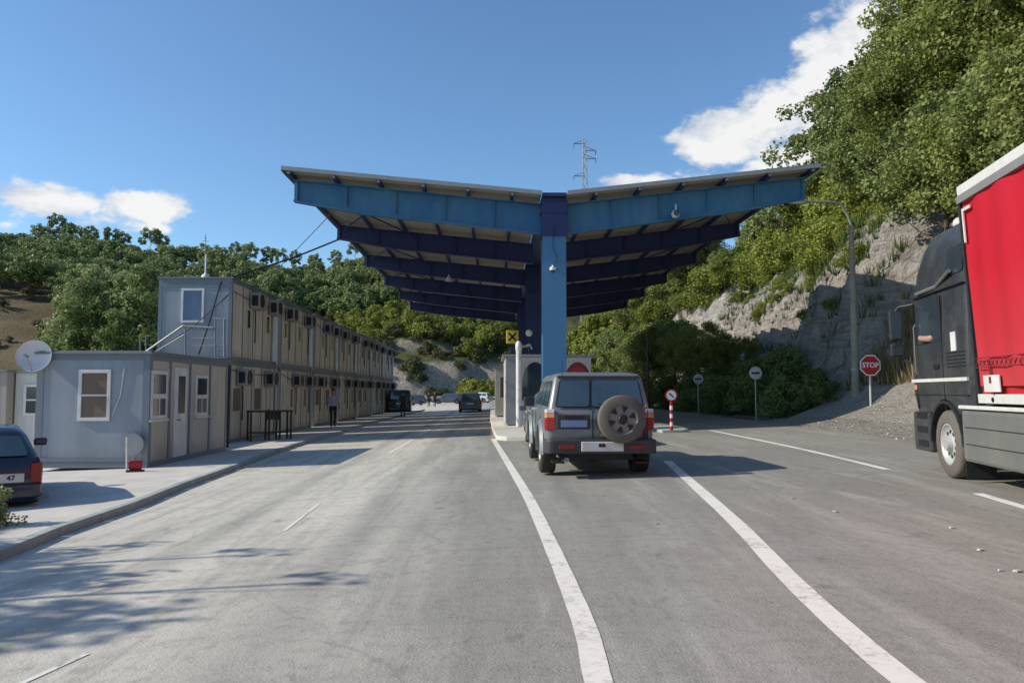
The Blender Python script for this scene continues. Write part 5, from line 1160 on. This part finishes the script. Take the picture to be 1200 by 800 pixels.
# ------------------------------------------------------------------ people
def person(label, loc, rotz, shirt, trousers='trouser', h=1.78, pose='walk', name='person'):
    t = thing(name, label, 'person', loc, rotz)
    s = h/1.78; st = .16 if pose == 'walk' else .02; ar = .14 if pose == 'walk' else .03
    J = {'pel': (0, 0, .95, .135), 'waist': (0, .01, 1.10, .125), 'chest': (0, .01, 1.30, .15), 'neck': (0, .0, 1.48, .06), 'head0': (0, .02, 1.56, .075), 'head1': (0, .03, 1.66, .095), 'head2': (0, .02, 1.74, .07)}
    E_ = [('pel', 'waist'), ('waist', 'chest'), ('chest', 'neck'), ('neck', 'head0'), ('head0', 'head1'), ('head1', 'head2')]
    for sd, nm in ((-1, 'l'), (1, 'r')):
        f = st*sd; a = -ar*sd
        J.update({'hip'+nm: (.10*sd, 0, .88, .095), 'kn'+nm: (.10*sd, f*.6+.02, .50, .065), 'an'+nm: (.10*sd, f-.02, .10, .043), 'toe'+nm: (.11*sd, f+.14, .035, .036),
                  'sh'+nm: (.19*sd, .0, 1.41, .062), 'el'+nm: (.25*sd, a*.4-.02, 1.13, .045), 'wr'+nm: (.25*sd, a+.06, .90, .03), 'ha'+nm: (.245*sd, a+.09, .82, .034)})
        E_ += [('pel', 'hip'+nm), ('hip'+nm, 'kn'+nm), ('kn'+nm, 'an'+nm), ('an'+nm, 'toe'+nm), ('chest', 'sh'+nm), ('sh'+nm, 'el'+nm), ('el'+nm, 'wr'+nm), ('wr'+nm, 'ha'+nm)]
    ks = list(J); me = bpy.data.meshes.new('body'); me.from_pydata([tuple(c*s for c in J[k][:3]) for k in ks], [(ks.index(a), ks.index(b)) for a, b in E_], [])
    tmp = bpy.data.objects.new('tmp', me); C.objects.link(tmp); sk = tmp.modifiers.new('s', 'SKIN'); tmp.modifiers.new('ss', 'SUBSURF').levels = 2
    sv = me.skin_vertices[0].data
    for i, k in enumerate(ks): r_ = J[k][3]*s; sv[i].radius = (r_*1.15 if k in ('chest', 'waist', 'pel') else r_, r_*.8 if k in ('chest', 'waist') else r_); sv[i].use_root = (k == 'pel')
    dg = bpy.context.evaluated_depsgraph_get(); dg.update(); m2 = bpy.data.meshes.new_from_object(tmp.evaluated_get(dg)); bpy.data.objects.remove(tmp)
    m2.materials.clear(); b = link('body', m2, ['skin', shirt, trousers, 'shoe'], t, smooth=True)
    for f in m2.polygons:
        z = f.center.z/s; x = abs(f.center.x)/s
        f.material_index = 3 if z < .1 else (2 if z < .98 and x < .22 else (1 if z < 1.47 and not (x > .2 and z < 1.12) else 0))
    m = MB(); m.lathe([(1.64*s, .088*s), (1.70*s, .096*s), (1.76*s, .085*s), (1.81*s, .05*s), (1.825*s, .001)], 14, (0, .0, 0), 'z'); m.fin('hair', 'hair', t, smooth=True)
    m = MB(); m.lathe([(.115*s, .02*s), (.14*s, .006)], 6, (0, 0, 1.63*s), 'y'); m.fin('nose', 'skin', t)
    return t
p = G(390, 500, .1); person('person in a pale shirt and dark trousers walking beside the container row', (p.x, p.y, K*p.x+.1), R(200), 'shirt', h=1.82)
for px, py, lb, sh in ((503, 470, 'person in dark clothes standing left of a pair near the far parked cars', 'darkshirt'), (510, 470, 'person in dark clothes standing right of a pair near the far parked cars', 'darkshirt')):
    y = 92; x = (px-580)/900*y; person(lb, (x, y, K*x), R(30), sh, pose='stand')
p = G(476, 486, .1); person('person in dark clothes standing behind the dark van', (p.x, p.y-2, K*p.x), R(10), 'darkshirt', pose='stand')
# truck driver with elbow on the window ledge
dv = thing('person', 'truck driver in a pale shirt resting an arm on the cab window ledge', 'person', (W0.x, W0.y, K*W0.x), -HD)
me = bpy.data.meshes.new('body'); jj = [(.45, .35, 1.75, .15), (.45, .33, 2.1, .15), (.45, .36, 2.3, .06), (.45, .38, 2.42, .085), (.45, .38, 2.52, .08), (.28, .36, 2.2, .06), (-.06, .38, 2.08, .055), (-.10, .66, 2.10, .045), (-.07, .78, 2.13, .04), (.62, .36, 2.2, .06), (.68, .6, 2.0, .045), (.62, .85, 2.05, .035)]
me.from_pydata([j[:3] for j in jj], [(0,1),(1,2),(2,3),(3,4),(1,5),(5,6),(6,7),(7,8),(1,9),(9,10),(10,11)], [])
tmp = bpy.data.objects.new('tmp', me); C.objects.link(tmp); tmp.modifiers.new('s', 'SKIN'); tmp.modifiers.new('ss', 'SUBSURF').levels = 2
for i, j in enumerate(jj): me.skin_vertices[0].data[i].radius = (j[3], j[3]); me.skin_vertices[0].data[i].use_root = i == 0
dg = bpy.context.evaluated_depsgraph_get(); dg.update(); m2 = bpy.data.meshes.new_from_object(tmp.evaluated_get(dg)); bpy.data.objects.remove(tmp); m2.materials.clear()
b = link('body', m2, ['skin', 'shirt'], dv, smooth=True)
for f in m2.polygons: f.material_index = 1 if f.center.z < 2.26 and f.center.x > .05 and f.center.y < .6 else 0

# ------------------------------------------------------------------ litter and guard rail
g = random.Random(9)
for i, (px, py) in enumerate(((929, 584), (1116, 619), (1149, 645), (1172, 669), (1192, 670), (769, 614), (979, 600))):
    m = MB(); a = g.uniform(0, 3); w = g.uniform(.02, .04)
    m.rings([[Vector((w*math.cos(a+q)*g.uniform(.7, 1.2), w*.6*math.sin(a+q), z)) for q in (0, 1.2, 2.4, 3.6, 5)] for z in (0, .006, .014)])
    q = G(px, py); tag(m.fin('paper_scrap', 'offwhite', loc=(q.x, q.y, q.z+.004)), 'small pale scrap of litter lying on the asphalt of the right lanes', 'litter', 'litter scraps on the asphalt')
t = thing('guard_rail', 'pale guard rail at the edge of the far parking lot', 'guard rail', (0, 128, 0))
m = MB(); m.box(-17, 8, 0, .08, .45, .8); m.fin('rail', 'offwhite', t)
for x in range(-17, 9, 3): m = MB(); m.box(x-.06, x+.06, .09, .2, -.8, .7); m.fin('post', 'galv', t)

# ------------------------------------------------------------------ light and sky
EL = R(31.5); AZ_dir = Vector((-1, -.08, 0)).normalized()      # towards the sun
sd = Vector((AZ_dir.x*math.cos(EL), AZ_dir.y*math.cos(EL), math.sin(EL)))
L = bpy.data.lights.new('sun', 'SUN'); L.energy = 5.0; L.angle = R(.5); L.color = (1, .91, .77)
so = bpy.data.objects.new('sun', L); C.objects.link(so); so.rotation_euler = (-sd).to_track_quat('-Z', 'Y').to_euler(); so.location = (-30, 0, 40)
w = bpy.data.worlds.new("World"); S.world = w; w.use_nodes = True
nt = w.node_tree; n = nt.nodes; l = nt.links; bg = n['Background']; out = n['World Output']
sky = n.new('ShaderNodeTexSky'); sky.sky_type = 'NISHITA'; sky.sun_disc = False; sky.sun_elevation = EL; sky.sun_rotation = math.atan2(sd.x, sd.y); sky.altitude = 400; sky.air_density = 1.0; sky.dust_density = .6; sky.ozone_density = 1.6
tn = n.new('ShaderNodeMix'); tn.data_type = 'RGBA'; tn.blend_type = 'MULTIPLY'; tn.inputs[0].default_value = 1; l.new(sky.outputs[0], tn.inputs[6]); tn.inputs[7].default_value = (.79, 1.01, 1.16, 1); l.new(tn.outputs[2], bg.inputs[0]); bg.inputs[1].default_value = .148
def mth(op, a, b=None, c=None, clamp=False):
    x = n.new('ShaderNodeMath'); x.operation = op; x.use_clamp = clamp
    for i, v in enumerate((a, b, c)):
        if v is None: continue
        if isinstance(v, (int, float)): x.inputs[i].default_value = v
        else: l.new(v, x.inputs[i])
    return x.outputs[0]
tc = n.new('ShaderNodeTexCoord'); sx = n.new('ShaderNodeSeparateXYZ'); l.new(tc.outputs['Generated'], sx.inputs[0])
az = mth('ARCTAN2', sx.outputs[0], sx.outputs[1]); el = mth('ARCSINE', sx.outputs[2])
def cloud_noise(scale, det, off=(0, 0, 0), stretch=(1, 1, 1.8)):
    mp = n.new('ShaderNodeMapping'); l.new(tc.outputs['Generated'], mp.inputs[0]); mp.inputs['Scale'].default_value = stretch; mp.inputs['Location'].default_value = off
    x = n.new('ShaderNodeTexNoise'); l.new(mp.outputs[0], x.inputs[0]); x.inputs['Scale'].default_value = scale; x.inputs['Detail'].default_value = det; x.inputs['Roughness'].default_value = .58; x.inputs['Distortion'].default_value = .3
    return x.outputs['Fac']
def field(blobs):
    cur = None
    for (px, py, rx, ry, wt) in blobs:
        d = ray(px, py).normalized(); a0 = math.atan2(d.x, d.y); e0 = math.asin(d.z)
        p = mth('DIVIDE', mth('SUBTRACT', az, a0), rx/900*1.0); q = mth('DIVIDE', mth('SUBTRACT', el, e0), ry/900)
        r = mth('SQRT', mth('ADD', mth('MULTIPLY', p, p), mth('MULTIPLY', q, q))); v = mth('MULTIPLY', mth('SUBTRACT', 1.0, r), wt)
        cur = v if cur is None else mth('MAXIMUM', cur, v)
    return cur
blobs = [(858, 162, 72, 40, 1.15), (905, 135, 56, 40, 1.15), (948, 112, 52, 36, 1.1), (978, 78, 62, 46, 1.15), (1012, 48, 52, 40, 1.1), (1000, 140, 90, 60, 1.1), (815, 165, 36, 22, .9), (960, 190, 120, 36, 1), (1010, 12, 40, 18, .4), (770, 212, 75, 15, .7), (735, 212, 36, 12, .7), (1010, 10, 60, 22, .35),
         (60, 231, 70, 20, 1.05), (30, 236, 34, 16, .7), (165, 242, 56, 22, 1.05), (200, 246, 30, 14, .6), (150, 262, 60, 14, .45), (0, 262, 18, 14, .4), (320, 200, 1, 1, .1),
         (-300, 200, 120, 40, 1), (1500, 150, 200, 80, 1), (-900, 160, 200, 60, 1)]
f = field(blobs); nz = cloud_noise(17, 9); nz2 = cloud_noise(42, 5, (3, 1, 2))
v = mth('ADD', mth('MULTIPLY', f, 1.5), mth('ADD', mth('MULTIPLY_ADD', nz, 2.4, -1.2), mth('MULTIPLY_ADD', nz2, 1.3, -.65)))
mr = n.new('ShaderNodeMapRange'); mr.interpolation_type = 'SMOOTHSTEP'; l.new(v, mr.inputs[0]); mr.inputs[1].default_value = .05; mr.inputs[2].default_value = .75; 
gate = mth('GREATER_THAN', f, -.35); dens = mth('MULTIPLY', mr.outputs[0], mth('MULTIPLY_ADD', f, 2.2, .75, clamp=True))
rp = n.new('ShaderNodeValToRGB'); l.new(mth('ADD', mth('MULTIPLY', cloud_noise(16, 6, (.012, -.0, .03)), .9), mth('MULTIPLY', v, .16)), rp.inputs[0])
e = rp.color_ramp.elements; e[0].position = .38; e[0].color = (.56, .64, .75, 1); e[1].position = .66; e[1].color = (1, .99, .97, 1)
cb_ = n.new('ShaderNodeBackground'); l.new(rp.outputs[0], cb_.inputs[0]); cb_.inputs[1].default_value = .95
mx = n.new('ShaderNodeMixShader'); l.new(mth('MULTIPLY', dens, .94), mx.inputs[0]); l.new(bg.outputs[0], mx.inputs[1]); l.new(cb_.outputs[0], mx.inputs[2]); l.new(mx.outputs[0], out.inputs[0])
S.view_settings.view_transform = 'Standard'; S.view_settings.look = 'None'; S.view_settings.exposure = 0
S.cycles.max_bounces = 6; S.cycles.diffuse_bounces = 3; S.cycles.transparent_max_bounces = 4
# unused prototypes
